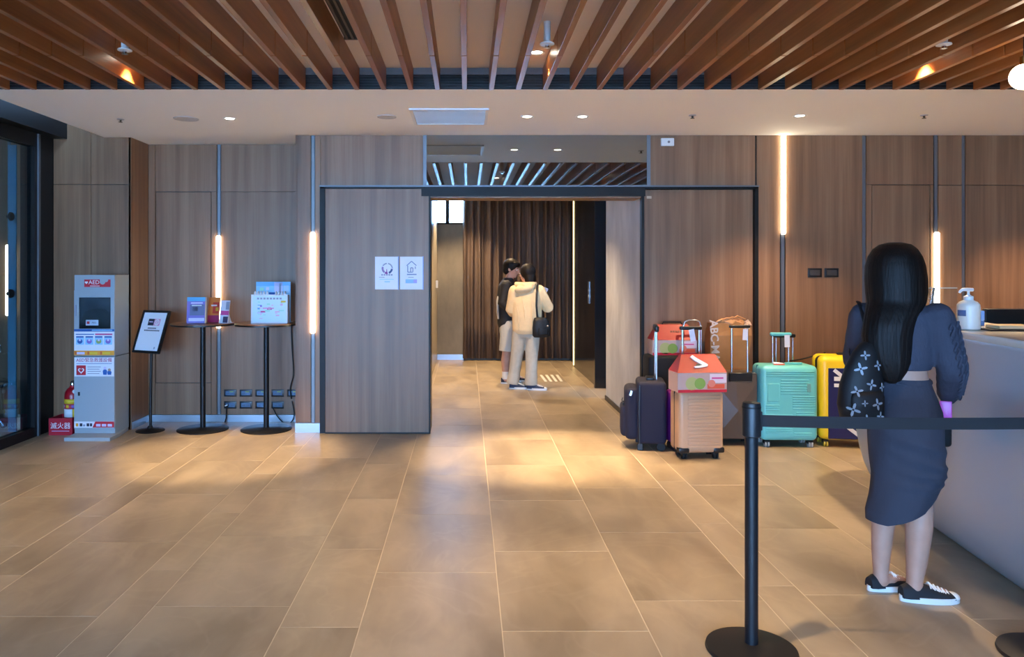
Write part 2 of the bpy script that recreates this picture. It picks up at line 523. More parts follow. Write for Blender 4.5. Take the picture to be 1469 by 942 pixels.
# sliding door frame
b = MB()
b.bb(-1.357, -1.308, YW - 0.045, YW + 0.02, 0, 2.275)
b.bb(-1.357, 2.685, YW - 0.045, YW + 0.02, 2.255, 2.283)
b.bb(2.652, 2.685, YW - 0.045, YW + 0.02, 0, 2.275)
b.bb(1.606, 1.632, YW - 0.05, YW + 0.02, 0, 2.19)
b.bb(-0.42, 1.64, YW - 0.06, YW + 0.02, 2.185, 2.262)
struct(b.build('trim_1', M_DARKF, smooth=0), 'dark metal frame of the sliding door')
struct(MB().bb(-1.36, 2.69, YW - 0.052, YW - 0.045, 2.272, 2.285).build('trim_2', M_ALU, smooth=0), 'thin bright metal edge along the door head')
struct(MB().bb(-0.34, 1.61, YW - 0.02, YW + 0.28, 2.172, 2.19).build('trim_3', M_WALL, smooth=0), 'wood soffit under the door head')
# sliding door leaf
dl = struct(MB().bb(-1.305, -0.352, YW - 0.05, YW - 0.012, 0.012, 2.252, 0.0015, 1).build('door_1', M_WALL, smooth=0), 'wood veneer sliding door leaf pushed to the left')
MB().bb(-0.352, -0.338, YW - 0.052, YW - 0.01, 0.012, 2.252).build('edge_strip', M_DARKF, dl, smooth=0)
MB().bb(-1.305, -0.338, YW - 0.05, YW - 0.012, 0.0, 0.012).build('bottom_rail', M_DARKF, dl, smooth=0)

# alcove wall
b = MB(); b.bb(-3.3, -1.3, YB + 0.02, YB + 0.2, 0, 3.0)
wall_alc = struct(b.build('wall_alcove', M_BLACK, smooth=0), 'wood veneer alcove wall behind the round tables')
XL = -2.467
panel(wall_alc, -3.168, -3.10, YB, 0.07, ZS)
panel(wall_alc, -3.10, XL - 0.02, YB, 2.285, ZS)
panel(wall_alc, -2.543, XL - 0.02, YB, 0.07, 2.285)
panel(wall_alc, XL + 0.02, -1.57, YB, 2.285, ZS)
panel(wall_alc, XL + 0.02, -1.57, YB, 0.07, 2.285)
d = struct(MB().bb(-3.095, -2.548, YB + 0.004, YB + 0.02, 0.387, 2.28, 0.001, 1).build('door_2', M_WALL, smooth=0), 'flush concealed door in the alcove wall')
panel(wall_alc, -3.10, -2.543, YB, 0.07, 0.384)
struct(MB().bb(-3.168, -1.585, YB - 0.008, YB + 0.02, 0, 0.068).build('baseboard_alcove', M_STEEL, smooth=0), 'brushed steel skirting of the alcove')
struct(MB().bb(-1.592, -1.357, YW - 0.008, YW + 0.02, 0, 0.088).build('baseboard_back', M_STEEL, smooth=0), 'brushed steel skirting beside the sliding door')
# alcove right return (end of the main wall)
struct(MB().bb(-1.59, -1.57, YW, YB + 0.02, 0, ZS).build('wall_return', M_WALL, smooth=0), 'wood return closing the alcove on the right')

# wall behind the cabinet and its return
b = MB(); b.bb(-4.03, -3.19, YA + 0.02, YB + 0.2, 0, 3.2)
wall_side = struct(b.build('wall_side', M_BLACK, smooth=0), 'wood veneer wall behind the emergency cabinet')
for x0, x1 in ((-3.90, -3.545), (-3.545, -3.17)):
    panel(wall_side, x0, x1, YA, 0, 2.31); panel(wall_side, x0, x1, YA, 2.312, 3.2)
MB().bb(-3.19, -3.168, YA, YB, 0, 3.0, 0.001, 1).build('panel', M_WALL, wall_side, smooth=0)
struct(MB().bb(-3.168, -3.160, YA + 0.02, YB, 0, 0.068).build('baseboard_side', M_STEEL, smooth=0), 'brushed steel skirting of the side return')

# left glazed wall: dark frame and panes, dim porch beyond
XG = -3.93
b = MB()
b.bb(XG - 0.10, XG + 0.03, 6.86, YA, 0, 2.75)
b.bb(XG - 0.05, XG + 0.03, -5.5, 6.86, 2.62, 2.75)
b.bb(XG - 0.05, XG + 0.03, -5.5, 6.86, 0.0, 0.085)
for y in (4.9, 2.6, 0.3, -2.0, -4.3):
    b.bb(XG - 0.05, XG + 0.03, y - 0.05, y + 0.05, 0.085, 2.62)
b.bb(XG - 0.05, XG + 0.16, -5.5, YA, 2.74, 3.25)
wall_left = struct(b.build('wall_left', M_DARKF, smooth=0), 'dark framed glazed wall on the left')
MB().bb(XG + 0.03, XG + 0.045, 6.90, 6.93, 0, 2.74).build('door_seal', M_ALU, wall_left, smooth=0)
ys = [6.86, 4.95, 4.85, 2.65, 2.55, 0.35, 0.25, -1.95, -2.05, -4.25]
for k in range(5):
    w = struct(MB().bb(XG - 0.014, XG - 0.004, ys[2 * k + 1], ys[2 * k], 0.085, 2.62).build('window_%d' % (k + 4), M_GLASSD, smooth=0), 'tall glass pane in the left wall')
# edge of the outer glass leaf, its sky reflection painted in as teal
MB().bb(XG - 0.09, XG - 0.02, 6.66, 6.675, 0.09, 2.6).build('glass_edge', mat('glass_edge', (92, 150, 172), 0.2), wall_left, smooth=0)
# porch beyond the glass
struct(MB().bb(-6.4, XG - 0.1, 7.95, 8.1, 0, 3.2).build('wall_porch', M_WALL, smooth=0), 'dim wood wall of the porch beyond the glass')
struct(MB().bb(-6.5, -6.4, -6, 8.1, 0, 3.2).build('wall_porch_side', M_CONC2, smooth=0), 'dim side wall of the porch')
struct(MB().bb(-6.5, XG - 0.06, -2.9, 8.1, 3.1, 3.2).build('ceiling_porch', M_CEIL, smooth=0), 'porch ceiling beyond the glass')

# ceilings
soff = struct(MB().bb(-3.42, 6.0, 5.27, YB + 0.05, ZS, ZS + 0.35).build('ceiling_soffit', M_WHITE, smooth=0), 'white plaster soffit along the back wall')
struct(MB().bb(-3.93, -3.42, 4.0, 7.3, 3.2, 3.3).build('ceiling_recess', M_BLACK, smooth=0), 'dark ceiling recess above the glazed wall')
ceil = struct(MB().bb(-3.9, 6.0, -5.5, 5.27, ZC, ZC + 0.08).build('ceiling', M_CEIL, smooth=0), 'painted ceiling above the hanging timber slats')
segs = ((4.423, 5.250), (1.40, 4.411), (-5.45, 1.388))
seg_me = []
for y0, y1 in segs:
    me = MB().bb(-0.0165, 0.0165, y0, y1, ZS - 0.008, ZC, 0.0015, 1).mesh('slat'); me.materials.append(M_BEAM); seg_me.append(me)
for n in range(-18, 32):
    for me in seg_me:
        o = bpy.data.objects.new('slat', me); COL.objects.link(o); o.parent = ceil; o.location = (-0.017 + 0.1856 * n, 0, 0)

# right and rear walls, outside ground
struct(MB().bb(6.0, 6.15, -5.5, 7.35, 0, 3.0).build('wall_right', M_WALL, smooth=0), 'wood veneer wall at the far right')
b = MB()
b.bb(-3.9, 6.0, -5.65, -5.5, 2.72, 3.0)
b.bb(2.1, 6.0, -5.65, -5.5, 0, 2.72)
b.bb(-3.9, 2.1, -5.65, -5.5, 0, 0.1)
for x in (-3.87, -2.4, -0.9, 0.6, 2.08):
    b.bb(x - 0.035, x + 0.035, -5.62, -5.53, 0.1, 2.72)
struct(b.build('wall_rear', M_DARKF, smooth=0), 'glazed street front behind the viewer')
xs = (-3.87, -2.4, -0.9, 0.6, 2.08)
for k in range(4):
    struct(MB().bb(xs[k] + 0.035, xs[k + 1] - 0.035, -5.58, -5.57, 0.1, 2.72).build('window_%d' % (k + 10), M_GLASS, smooth=0), 'street front glass pane')
struct(MB().bb(-30, 30, -40, -5.65, -0.15, -0.02).build('ground_outside', mat('paving', (228, 226, 222), 0.8), smooth=0), 'pale paving outside the street front')

# ---- corridor beyond the doorway
struct(MB().bb(-0.62, -0.5, YW + 0.30, 12.8, 0, 2.95).build('wall_corridor_left', mat('corridor_left_paint', (172, 160, 132), 0.3), smooth=0), 'pale glossy side wall of the corridor')
struct(MB().bb(1.618, 2.0, YW + 0.02, 8.85, 0, 2.95).build('wall_corridor_right', M_CONC, smooth=0), 'raw concrete side wall of the corridor')
struct(MB().bb(1.605, 1.618, YW + 0.02, 8.86, 0, 0.05).build('baseboard_corridor', M_BLACK, smooth=0), 'black skirting at the concrete wall')
b = MB(); b.bb(-0.62, 2.6, 12.80, 12.95, 0, 2.28); b.bb(0.10, 2.6, 12.80, 12.95, 2.28, 2.95); b.bb(-0.62, -0.5, 12.80, 12.95, 2.28, 2.95)
struct(b.build('wall_corridor_end', M_CONC2, smooth=0), 'concrete end wall of the corridor')
struct(MB().bb(-0.5, -0.06, 12.79, 12.80, 0, 0.09).build('baseboard_corridor_end', M_STEEL, smooth=0), 'steel skirting at the corridor end')
wf = struct(MB().bb(-0.36, -0.30, 12.79, 12.86, 2.28, 2.95).bb(-0.5, 0.10, 12.79, 12.86, 2.28, 2.31).build('window_1', M_DARKF, smooth=0), 'high window at the corridor end')
for x0, x1 in ((-0.5, -0.36), (-0.30, 0.10)):
    MB().bb(x0, x1, 12.83, 12.84, 2.31, 2.95).build('pane', M_GLASS, wf, smooth=0)
struct(MB().bb(-0.62, 2.6, YW + 0.28, 12.95, 2.95, 3.05).build('ceiling_corridor', M_CEIL, smooth=0), 'corridor ceiling')
M_DGLASS = mat('dark_glass_cladding', (14, 18, 24), 0.12, 0.0, 0.6)
struct(MB().bb(1.63, 2.6, 9.70, 9.78, 0, 2.95).build('wall_lift_front', M_DGLASS, smooth=0), 'dark glossy panel beside the lift lobby')
lw = struct(MB().bb(1.67, 1.75, 9.78, 11.92, 0, 2.95).build('wall_lift', M_DGLASS, smooth=0), 'dark glossy lift lobby wall')
struct(MB().bb(2.5, 2.6, 8.8, 9.72, 0, 2.95).build('wall_recess', M_DGLASS, smooth=0), 'dark side of the corridor recess')
struct(MB().bb(1.72, 1.80, 11.9, 12.8, 0, 2.95).build('wall_lift_end', M_DGLASS, smooth=0), 'dark wall beside the curtain')

# curtain
me_v = []; nx = 240
cv = MB(); rc = random.Random(5)
def cur_y(x):
    return 12.70 + 0.045 * math.sin(x * 47 + 1.2 * math.sin(x * 9)) + 0.014 * math.sin(x * 103 + 2)
zs = (0.035, 0.6, 1.4, 2.2, 2.93)
for i in range(nx + 1):
    x = -0.06 + 1.80 * i / nx
    for z in zs:
        cv.v.append((x + 0.006 * math.sin(z * 3 + x * 20), cur_y(x) + 0.008 * math.sin(z * 2 + x * 31), z))
for i in range(nx):
    for k in range(4):
        a = i * 5 + k; cv.f.append((a, a + 5, a + 6, a + 1))
cur = cv.build('curtain', mat('curtain_cloth', (104, 87, 76), 0.8), smooth=80)
md = cur.modifiers.new('thick', 'SOLIDIFY'); md.thickness = 0.006
tag(cur, 'full-height dark taupe pleated curtain closing the corridor end', 'curtain')

# ---- wall lights: aluminium channel with a lit diffuser
def wall_light(label, x, y, z0, z1, zt, zb, w=0.042):
    t = thing('wall_light', label, 'wall light', (x, y, zb), group='slim vertical wall lights')
    MB().bb(-w / 2 + 0.006, w / 2 - 0.006, 0.004, 0.02, 0, zt - zb).build('channel', M_ALU, t, smooth=0)
    MB().box((0, -0.012, (z0 + z1) / 2 - zb), (w * 1.0, 0.034, z1 - z0), None, 0.012, 3).build('diffuser', M_LED, t)
    return t
wall_light('slim vertical wall light above the left round table', XL, YB, 0.93, 1.846, ZS, 0.07)
wall_light('slim vertical wall light just left of the sliding door', -1.428, YW, 0.92, 1.855, ZS, 0.09)
wall_light('slim vertical wall light lit from the ceiling down, right of the doorway', 2.928, YW, 1.836, ZS - 0.002, ZS, 0.0)
wall_light('slim vertical wall light behind the reception desk', 4.348, YW, 0.92, 1.855, ZS, 0.0)
wall_light('slim vertical wall light seen through the left glass wall', -4.78, 7.93, 1.03, 1.77, 3.1, 0.0)
# corridor strip
t = thing('wall_light', 'full-height yellow light strip beside the corridor curtain', 'wall light', (1.70, 11.93, 0.0), group='slim vertical wall lights')
MB().bb(-0.03, 0.05, -0.02, 0.0, 0, 2.94).build('channel', M_BLACK, t, smooth=0)
MB().bb(-0.04, 0.03, -0.035, -0.02, 0.02, 2.93).build('diffuser', emitter('strip_yellow', (1.0, 0.72, 0.30), 2.2), t, smooth=0)

# ---- downlights
def downlight(label, x, y, z, watts, group, spot=76, r=0.045, col=WARM):
    t = thing('downlight', label, 'downlight', (x, y, z), group=group)
    MB().lathe([(r * 0.78, -0.002), (r * 1.15, -0.006), (r * 1.2, -0.001), (r * 1.2, 0.0)], n=24, cap=False).build('trim_ring', M_PLW, t)
    MB().lathe([(0.001, -0.001), (r * 0.8, -0.001)], n=24, cap=False).build('lens', M_LENS, t)
    d = bpy.data.lights.new('bulb', 'SPOT'); d.energy = watts; d.color = col
    d.spot_size = R(spot); d.spot_blend = 0.55; d.shadow_soft_size = 0.035
    o = bpy.data.objects.new('bulb', d); COL.objects.link(o); o.parent = t; o.location = (0, 0, -0.012)
    return t
G1 = 'downlights between the ceiling slats'
for x, y, lab in ((-2.152, 4.99, 'small downlight between the slats lighting the left orange patch'),
                  (0.447, 4.88, 'small round downlight between the slats near the centre'),
                  (2.86, 4.88, 'small downlight between the slats lighting the right orange patch'),
                  (0.447, 2.6, 'downlight between the slats above the middle floor'),
                  (1.93, 2.95, 'downlight between the slats above the woman at the desk'),
                  (4.716, 4.88, 'downlight between the slats beyond the right end of the desk'),  # added out of view for more warm light on the right
                  (3.60, 3.2, 'downlight between the slats above the reception desk'),
                  (-1.966, -1.2, 'downlight between the slats left of the entrance'),
                  (1.747, -1.2, 'downlight between the slats right of the entrance')):
    n = round((x + 0.017 - 0.0928) / 0.1856); x = -0.017 + 0.1856 * n + 0.0928
    downlight(lab, x, y, ZC, W_DOWN * (0.30 if 'woman' in lab else 1.0), G1, spot=34 if 'woman' in lab else (90 if 'patch' in lab else 72))
G2 = 'downlights in the white soffit'
for x, y, lab in ((-1.96, 6.28, 'leftmost lit downlight in the white soffit'), (0.49, 6.2, 'left of the two bright soffit downlights before the doorway'),
                  (0.94, 6.2, 'right of the two bright soffit downlights before the doorway'), (5.15, 6.17, 'soffit downlight at the far right beyond the picture edge'), (2.70, 6.17, 'soffit downlight beside the tall lit wall strip')):  # the far right one is added out of view to warm the wall
    downlight(lab, x, y, ZS, W_SOFFIT * (1.0 if x < 2 else 0.52), G2, spot=44 if x < 2 else 92)
for x, y, lab in ((0.5, 8.6, 'corridor ceiling downlight just behind the door head'), (0.4, 10.6, 'corridor ceiling downlight above the standing couple'), (-0.1, 11.9, 'corridor ceiling downlight before the high window')):
    downlight(lab, x, y, 2.95, W_CORR, 'corridor downlights', spot=95)
# ================================================================== CEILING FITTINGS
# linear air slot between soffit and ceiling
t = thing('air_grille', 'long black linear air grille where the slats end', 'grille', (0, 5.266, ZS))
MB().bb(-3.4, 5.98, -0.004, 0.002, 0.0, 0.098).build('backing', mat('grille_black', (10, 11, 13), 0.6), t, smooth=0)
for k in range(5):
    MB().bb(-3.4, 5.98, -0.011, -0.003, 0.010 + 0.019 * k, 0.0145 + 0.019 * k).build('blade', mat('grille_blade', (58, 60, 66), 0.4, 0.6), t, smooth=0)
MB().bb(-3.4, 5.98, -0.012, 0.002, 0.10, 0.145).build('upper_trim', mat('grille_trim', (120, 122, 128), 0.5), t, smooth=0)
# ceiling slot diffuser between two slats
t = thing('slot_diffuser', 'black slotted air diffuser in the ceiling between two slats', 'grille', (-0.667, 3.3, ZC))
MB().bb(-0.066, 0.066, -1.27, 1.27, -0.006, 0).build('backing', mat('grille_black', (10, 11, 13)), t, smooth=0)
for k in range(4):
    MB().bb(-0.058 + 0.034 * k, -0.045 + 0.034 * k, -1.26, 1.26, -0.014, -0.006).build('blade', mat('bronze_blade', (112, 100, 84), 0.4, 0.5), t, smooth=0)
MB().bb(-0.072, 0.072, 1.26, 1.275, -0.014, 0).build('end_cap', mat('bronze_blade', (112, 100, 84)), t, smooth=0)

# square return-air panel in the soffit
t = thing('return_air_panel', 'square white air grille set in the soffit left of centre', 'grille', (-0.14, 6.19, ZS))
MB().bb(-0.31, 0.31, -0.305, -0.28, -0.012, 0).bb(-0.31, 0.31, 0.28, 0.305, -0.012, 0).bb(-0.31, -0.285, -0.28, 0.28, -0.012, 0).bb(0.285, 0.31, -0.28, 0.28, -0.012, 0).build('frame', mat('grey_white', (226, 228, 232), 0.5), t, smooth=0)
MB().bb(-0.285, 0.285, -0.28, 0.28, -0.002, 0).build('backing', mat('grille_grey', (190, 194, 200), 0.6), t, smooth=0)
for k in range(18):
    y = -0.267 + 0.0314 * k
    MB().box((0, y, -0.006), (0.57, 0.027, 0.003), (R(8), 0, 0)).build('louvre', mat('grey_white', (176, 180, 186)), t, smooth=0)

def disc_speaker(label, x, y, r):
    t = thing('ceiling_speaker', label, 'speaker', (x, y, ZS), group='round soffit speakers')
    MB().lathe([(r * 0.86, -0.004), (r, -0.006), (r * 1.02, 0)], n=32, cap=False).build('rim', mat('speaker_rim', (186, 186, 190), 0.5), t)
    MB().lathe([(0.001, -0.003), (r * 0.87, -0.003)], n=32, cap=False).build('mesh_cover', mat('speaker_mesh', (206, 206, 208), 0.7, bump=0.4, bump_scale=400), t)
disc_speaker('round ceiling speaker in the soffit above the alcove', -2.32, 6.28, 0.10)
disc_speaker('round ceiling speaker in the soffit left of the square grille', -0.654, 6.2, 0.078)

def soffit_sprinkler(label, x, y):
    t = thing('ceiling_sprinkler', label, 'sprinkler', (x, y, ZS), group='sprinkler heads in the soffit')
    MB().lathe([(0.030, -0.001), (0.028, -0.006), (0.012, -0.007)], n=20).build('rosette', mat('speaker_rim', (186, 186, 190)), t)
    MB().lathe([(0.009, -0.007), (0.007, -0.022), (0.016, -0.024), (0.016, -0.027)], n=14).build('deflector', mat('brass_dark', (70, 60, 50), 0.4, 0.8), t)
soffit_sprinkler('dark sprinkler dot in the soffit at the far left', -2.87, 6.3)
soffit_sprinkler('dark sprinkler dot in the soffit right of the doorway mirror', 1.82, 6.14)
soffit_sprinkler('dark sprinkler dot in the soffit at the far right', 3.69, 6.14)

def pendent(label, x, y, length=0.11):
    t = thing('sprinkler', label, 'sprinkler', (x, y, ZC), group='white sprinklers hanging between the slats')
    MB().lathe([(0.020, 0), (0.020, -length), (0.014, -length - 0.004)], n=18).build('pipe', M_PLW, t)
    MB().lathe([(0.014, -length - 0.004), (0.04, -length - 0.012), (0.041, -length - 0.018), (0.02, -length - 0.02)], n=22).build('collar', M_PLW, t)
    MB().lathe([(0.012, -length - 0.02), (0.012, -length - 0.036), (0.018, -length - 0.038)], n=12).build('deflector', M_CHROME, t)
pendent('white sprinkler hanging between slats at the left', -1.98, 4.40)
pendent('white sprinkler hanging between slats near the centre', 0.451, 4.28)
pendent('white sprinkler hanging between slats at the right', 2.69, 4.29)

# glowing globe pendant
t = thing('globe_pendant', 'glowing round globe lamp hanging over the reception desk', 'lamp', (3.075, 4.2, 2.57))
MB().ell((0, 0, 0), (0.07, 0.07, 0.07), n=28, m=16).build('globe', emitter('globe_glow', (1.0, 0.80, 0.58), 7.0), t)
MB().lathe([(0.022, 0.065), (0.022, 0.11), (0.006, 0.12)], n=16).build('socket', mat('brass', (150, 110, 60), 0.3, 1.0), t)
MB().cyl((0, 0, 0.11), (0, 0, 0.325), 0.003, n=8).build('cord', M_BLACK, t)

# emergency light box, label and switches on the right wall
t = thing('emergency_light_box', 'small white box high on the wall right of the mirror', 'wall box', (PX(957, YW), YW, PZ(204, YW)))
MB().bb(-0.06, 0.06, -0.022, 0, -0.036, 0.036, 0.004, 2).build('housing', M_PLW, t)
MB().cyl((0.01, -0.0225, 0), (0.01, -0.026, 0), 0.012, n=14).build('button', mat('grey_button', (120, 122, 126), 0.5), t)
tag(MB().bb(-0.022, 0.022, -0.003, 0, -0.012, 0.012).build('wall_sticker', mat('cream_label', (196, 170, 140), 0.6), smooth=0, loc=(PX(931, YW), YW - 0.005, PZ(283, YW))), 'tiny cream sticker at the top corner of the right door panel', 'sticker')
for u, lab in ((1168.5, 'left of the two black switch plates on the right wall'), (1192.5, 'right of the two black switch plates on the right wall')):
    t = thing('wall_switch', lab, 'switch', (PX(u, YW), YW, PZ(391, YW)), group='black wall switches')
    MB().bb(-0.065, 0.065, -0.010, 0, -0.042, 0.042, 0.003, 2).build('plate', M_PLK, t)
    MB().bb(-0.045, 0.045, -0.014, -0.008, -0.026, 0.026, 0.002, 1).build('rocker', mat('grey_rocker', (62, 58, 56), 0.4), t)

# outlets in the alcove
ord_ = ['first', 'second', 'third', 'fourth', 'fifth']
M_SOC = mat('socket_insert', (70, 96, 122), 0.35, 0.3)
for row, v in enumerate((563.5, 580.5)):
    for k, u in enumerate((330.5, 353, 375.5, 398.5, 421)):
        if row == 1 and k == 4: continue
        t = thing('power_outlet', '%s black power outlet from the left in the %s alcove row' % (ord_[k], ('upper', 'lower')[row]), 'outlet', (PX(u, YB), YB, PZ(v, YB)), group='black power outlets in the alcove')
        MB().bb(-0.062, 0.062, -0.009, 0, -0.036, 0.036, 0.003, 2).build('plate', M_PLK, t)
        MB().bb(-0.046, 0.046, -0.012, -0.008, -0.022, 0.022, 0.002, 1).build('insert', M_SOC, t)
        sl = MB()
        for x in (-0.022, 0.022):
            sl.bb(x - 0.008, x - 0.005, -0.0126, -0.011, -0.010, 0.004); sl.bb(x + 0.005, x + 0.008, -0.0126, -0.011, -0.010, 0.004)
        sl.build('slots', M_BLACK, t, smooth=0)
        if row == 0:
            MB().bb(-0.004, 0.034, -0.0128, -0.011, 0.010, 0.018).build('indicator', mat('lime_print', (150, 170, 60), 0.5), t, smooth=0)
def cable(label, pts, r=0.006):
    sm = []
    P = [Vector(p) for p in pts]
    for i in range(len(P) - 1):
        a = P[max(i - 1, 0)]; b = P[i]; c = P[i + 1]; d = P[min(i + 2, len(P) - 1)]
        for k in range(6):
            s = k / 6
            sm.append(0.5 * ((2 * b) + (c - a) * s + (2 * a - 5 * b + 4 * c - d) * s * s + (3 * b - a - 3 * c + d) * s ** 3))
    sm.append(P[-1])
    return tag(MB().tube(sm, r, 8).build('power_cable', M_RUB), label, 'cable')
yc = YB - 0.03
cable('black cable drooping from the fourth lower outlet', [(PX(391, yc), yc, PZ(584, yc)), (PX(398, yc), yc, PZ(597, yc)), (PX(407, yc), yc, PZ(606, yc)), (PX(417, yc), yc - 0.02, PZ(606, yc)), (PX(422, yc), yc, PZ(595, yc)), (PX(419, yc), yc, PZ(575, yc))], 0.005)
cable('thick black cable hanging at the right edge of the alcove', [(PX(418, yc), yc, PZ(466, yc)), (PX(419, yc), yc, PZ(500, yc)), (PX(421, yc), yc, PZ(535, yc)), (PX(416.5, yc), yc, PZ(556, yc)), (PX(418, yc), yc, PZ(572, yc))], 0.006)
t = thing('plug', 'black plug with white tip in the first lower outlet', 'plug', (PX(326, YB), YB - 0.014, PZ(581, YB)))
MB().box((0, -0.012, 0), (0.03, 0.024, 0.026), None, 0.004, 2).build('body', M_RUB, t)
MB().box((0.003, -0.027, 0.006), (0.03, 0.008, 0.012), (0, R(-25), 0), 0.002, 1).build('tip', M_PLW, t)
MB().tube([(0, -0.012, -0.012), (0, -0.014, -0.06), (0.0, -0.02, -0.12), (-0.012, -0.03, -0.17)], 0.006, 8).build('lead', M_RUB, t)

# ================================================================== LEFT SIDE: cabinet, extinguisher, sign, tables
M_CAB = mat('cabinet_enamel', (158, 170, 178), 0.42)
M_RED = mat('print_red', (196, 28, 48), 0.5)
M_BLUE = mat('print_blue', (32, 92, 170), 0.5)
M_CYAN = mat('print_cyan', (86, 170, 216), 0.5)
M_ORANGE = mat('print_orange', (236, 160, 48), 0.5)
M_PINK = mat('print_pink', (208, 76, 140), 0.5)
M_PURP = mat('print_purple', (140, 110, 196), 0.5)
M_INK = mat('print_ink', (40, 46, 66), 0.5)
M_YEL = mat('print_yellow', (232, 196, 50), 0.5)
M_GREY = mat('print_grey', (150, 156, 176), 0.5)
M_SKYP = mat('print_sky', (150, 208, 240), 0.5)
M_LILAC = mat('print_lilac', (214, 206, 240), 0.5)
F = -0.0015  # print stands this far proud of the face it is on

def flat(name, parent, x0, x1, z0, z1, m, y=0.0, th=0.001):
    return MB().bb(x0, x1, y - th, y, z0, z1).build(name, m, parent, smooth=0)

cab = thing('defibrillator_cabinet', 'tall pale steel defibrillator cabinet with red AED sticker on top', 'cabinet', (-3.367, 6.88, 0))
W2 = 0.183
body = MB(); body.bb(-W2, W2, 0, 0.28, 0.03, 0.722); body.bb(-W2, W2, 0, 0.28, 0.728, 1.46)
# shade of the hollow behind the window is painted as a flat dark sheet
body.build('body', M_CAB, cab, smooth=0)
MB().prism([(-0.172 - 0.005, -0.19), (0.225, -0.19), (0.225 - 0.0, 0.0), (W2, 0.27), (-W2, 0.27)], (0, 0, 0), (1, 0, 0), (0, 1, 0), (0, 0, 0.03)).build('base_plate', M_CAB, cab, smooth=0)
flat('upper_face', cab, -W2 + 0.002, W2 - 0.002, 1.328, 1.456, M_CAB, 0, 0.006)
fr = MB()
fr.bb(-W2 + 0.002, -0.138, -0.012, 0, 0.97, 1.322); fr.bb(0.148, W2 - 0.002, -0.012, 0, 0.97, 1.322)
fr.bb(-0.138, 0.148, -0.012, 0, 1.258, 1.322); fr.bb(-0.138, 0.148, -0.012, 0, 0.962, 0.975)
ud = fr.build('upper_door', M_CAB, cab, smooth=0)
flat('window_backing', ud, -0.138, 0.148, 0.975, 1.258, mat('window_dark', (16, 22, 28), 0.4), -0.0005, 0.002)
MB().bb(-0.138, 0.148, -0.0105, -0.0085, 0.975, 1.258).build('window_glass', M_GLASSC, ud, smooth=0)
MB().prism([(-0.115, 0.0), (0.135, 0.0), (0.14, 0.12), (0.10, 0.172), (0.0, 0.178), (-0.08, 0.155), (-0.115, 0.08)], (0, -0.008, 0.98), (1, 0, 0), (0, 0, 1), (0, 0.005, 0)).build('carry_case', mat('case_black', (8, 8, 10), 0.7), ud)
cc = flat('case_label', ud, -0.078, 0.036, 1.005, 1.055, M_PAPER, -0.0082, 0.0005)
flat('case_label_mark', ud, -0.068, -0.044, 1.018, 1.042, M_RED, -0.0088, 0.0004)
text('case_label_text', 'AED', 0.022, M_INK, ud, (-0.003, -0.0088, 1.03))
MB().bb(-0.170, -0.160, -0.022, -0.012, 1.09, 1.19, 0.002, 1).build('handle', M_GREY, ud)
# top sticker
y0 = -0.0065
st = flat('top_sticker', cab, -0.092, 0.145, 1.352, 1.42, M_RED, y0)
MB().prism([(0.048, 0.038), (0.062, 0.025), (0.078, 0.022), (0.092, 0.03), (0.1, 0.045), (0.115, 0.045), (0.125, 0.06), (0.12, 0.075), (0.1, 0.078), (0.08, 0.082), (0.05, 0.082)], (0, y0 - 0.0012, 1.352), (1, 0, 0), (0, 0, 1), (0, -0.0006, 0)).build('torn_paper', M_CAB, cab, smooth=0)
text('sticker_text', 'AED', 0.052, M_PAPER, cab, (-0.004, y0 - 0.0012, 1.393))
def heart(parent, cx, cz, s, m, y, name='heart_mark'):
    pts = []
    for k in range(24):
        a = 2 * PI * k / 24
        pts.append((s * 16 * math.sin(a) ** 3 / 17, s * (13 * math.cos(a) - 5 * math.cos(2 * a) - 2 * math.cos(3 * a) - math.cos(4 * a)) / 17))
    return MB().prism(pts, (cx, y, cz), (1, 0, 0), (0, 0, 1), (0, -0.0006, 0)).build(name, m, parent, smooth=0)
heart(cab, -0.073, 1.392, 0.015, M_PAPER, y0 - 0.001)
flat('sticker_line', cab, -0.04, 0.046, 1.359, 1.364, M_PAPER, y0 - 0.001, 0.0005)
# instruction board
y0 = -0.0125
flat('instruction_board', cab, -0.180, 0.182, 0.735, 0.972, M_PAPER, y0, 0.002)
y1 = y0 - 0.002
flat('board_band', cab, -0.180, 0.182, 0.950, 0.972, M_BLUE, y1, 0.0006)
flat('board_caption', cab, -0.02, 0.165, 0.958, 0.966, M_SKYP, y1 - 0.0006, 0.0004)
flat('board_heading', cab, -0.165, 0.0, 0.921, 0.929, M_BLUE, y1, 0.0006)
flat('board_heading', cab, 0.01, 0.165, 0.918, 0.932, M_PINK, y1, 0.0006)
for k in range(4):
    cx = -0.128 + 0.085 * k
    flat('step_caption', cab, cx - 0.034, cx + 0.034, 0.895, 0.908, M_BLUE, y1, 0.0006)
    flat('step_field', cab, cx - 0.036, cx + 0.036, 0.832, 0.894, M_SKYP, y1, 0.0005)
    MB().prism([(0.024 * math.cos(a * PI / 6), 0.022 * math.sin(a * PI / 6)) for a in range(12)], (cx, y1 - 0.0005, 0.862), (1, 0, 0), (0, 0, 1), (0, -0.0005, 0)).build('step_picture', (M_BLUE, M_PURP, mat('print_olive', (160, 176, 110), 0.5), M_PURP)[k], cab, smooth=0)
    MB().prism([(0.011 * math.cos(a * PI / 4), 0.011 * math.sin(a * PI / 4)) for a in range(8)], (cx, y1 - 0.0011, 0.874), (1, 0, 0), (0, 0, 1), (0, -0.0004, 0)).build('step_face', M_LILAC, cab, smooth=0)
flat('board_footer', cab, -0.180, 0.182, 0.735, 0.778, M_ORANGE, y1, 0.0006)
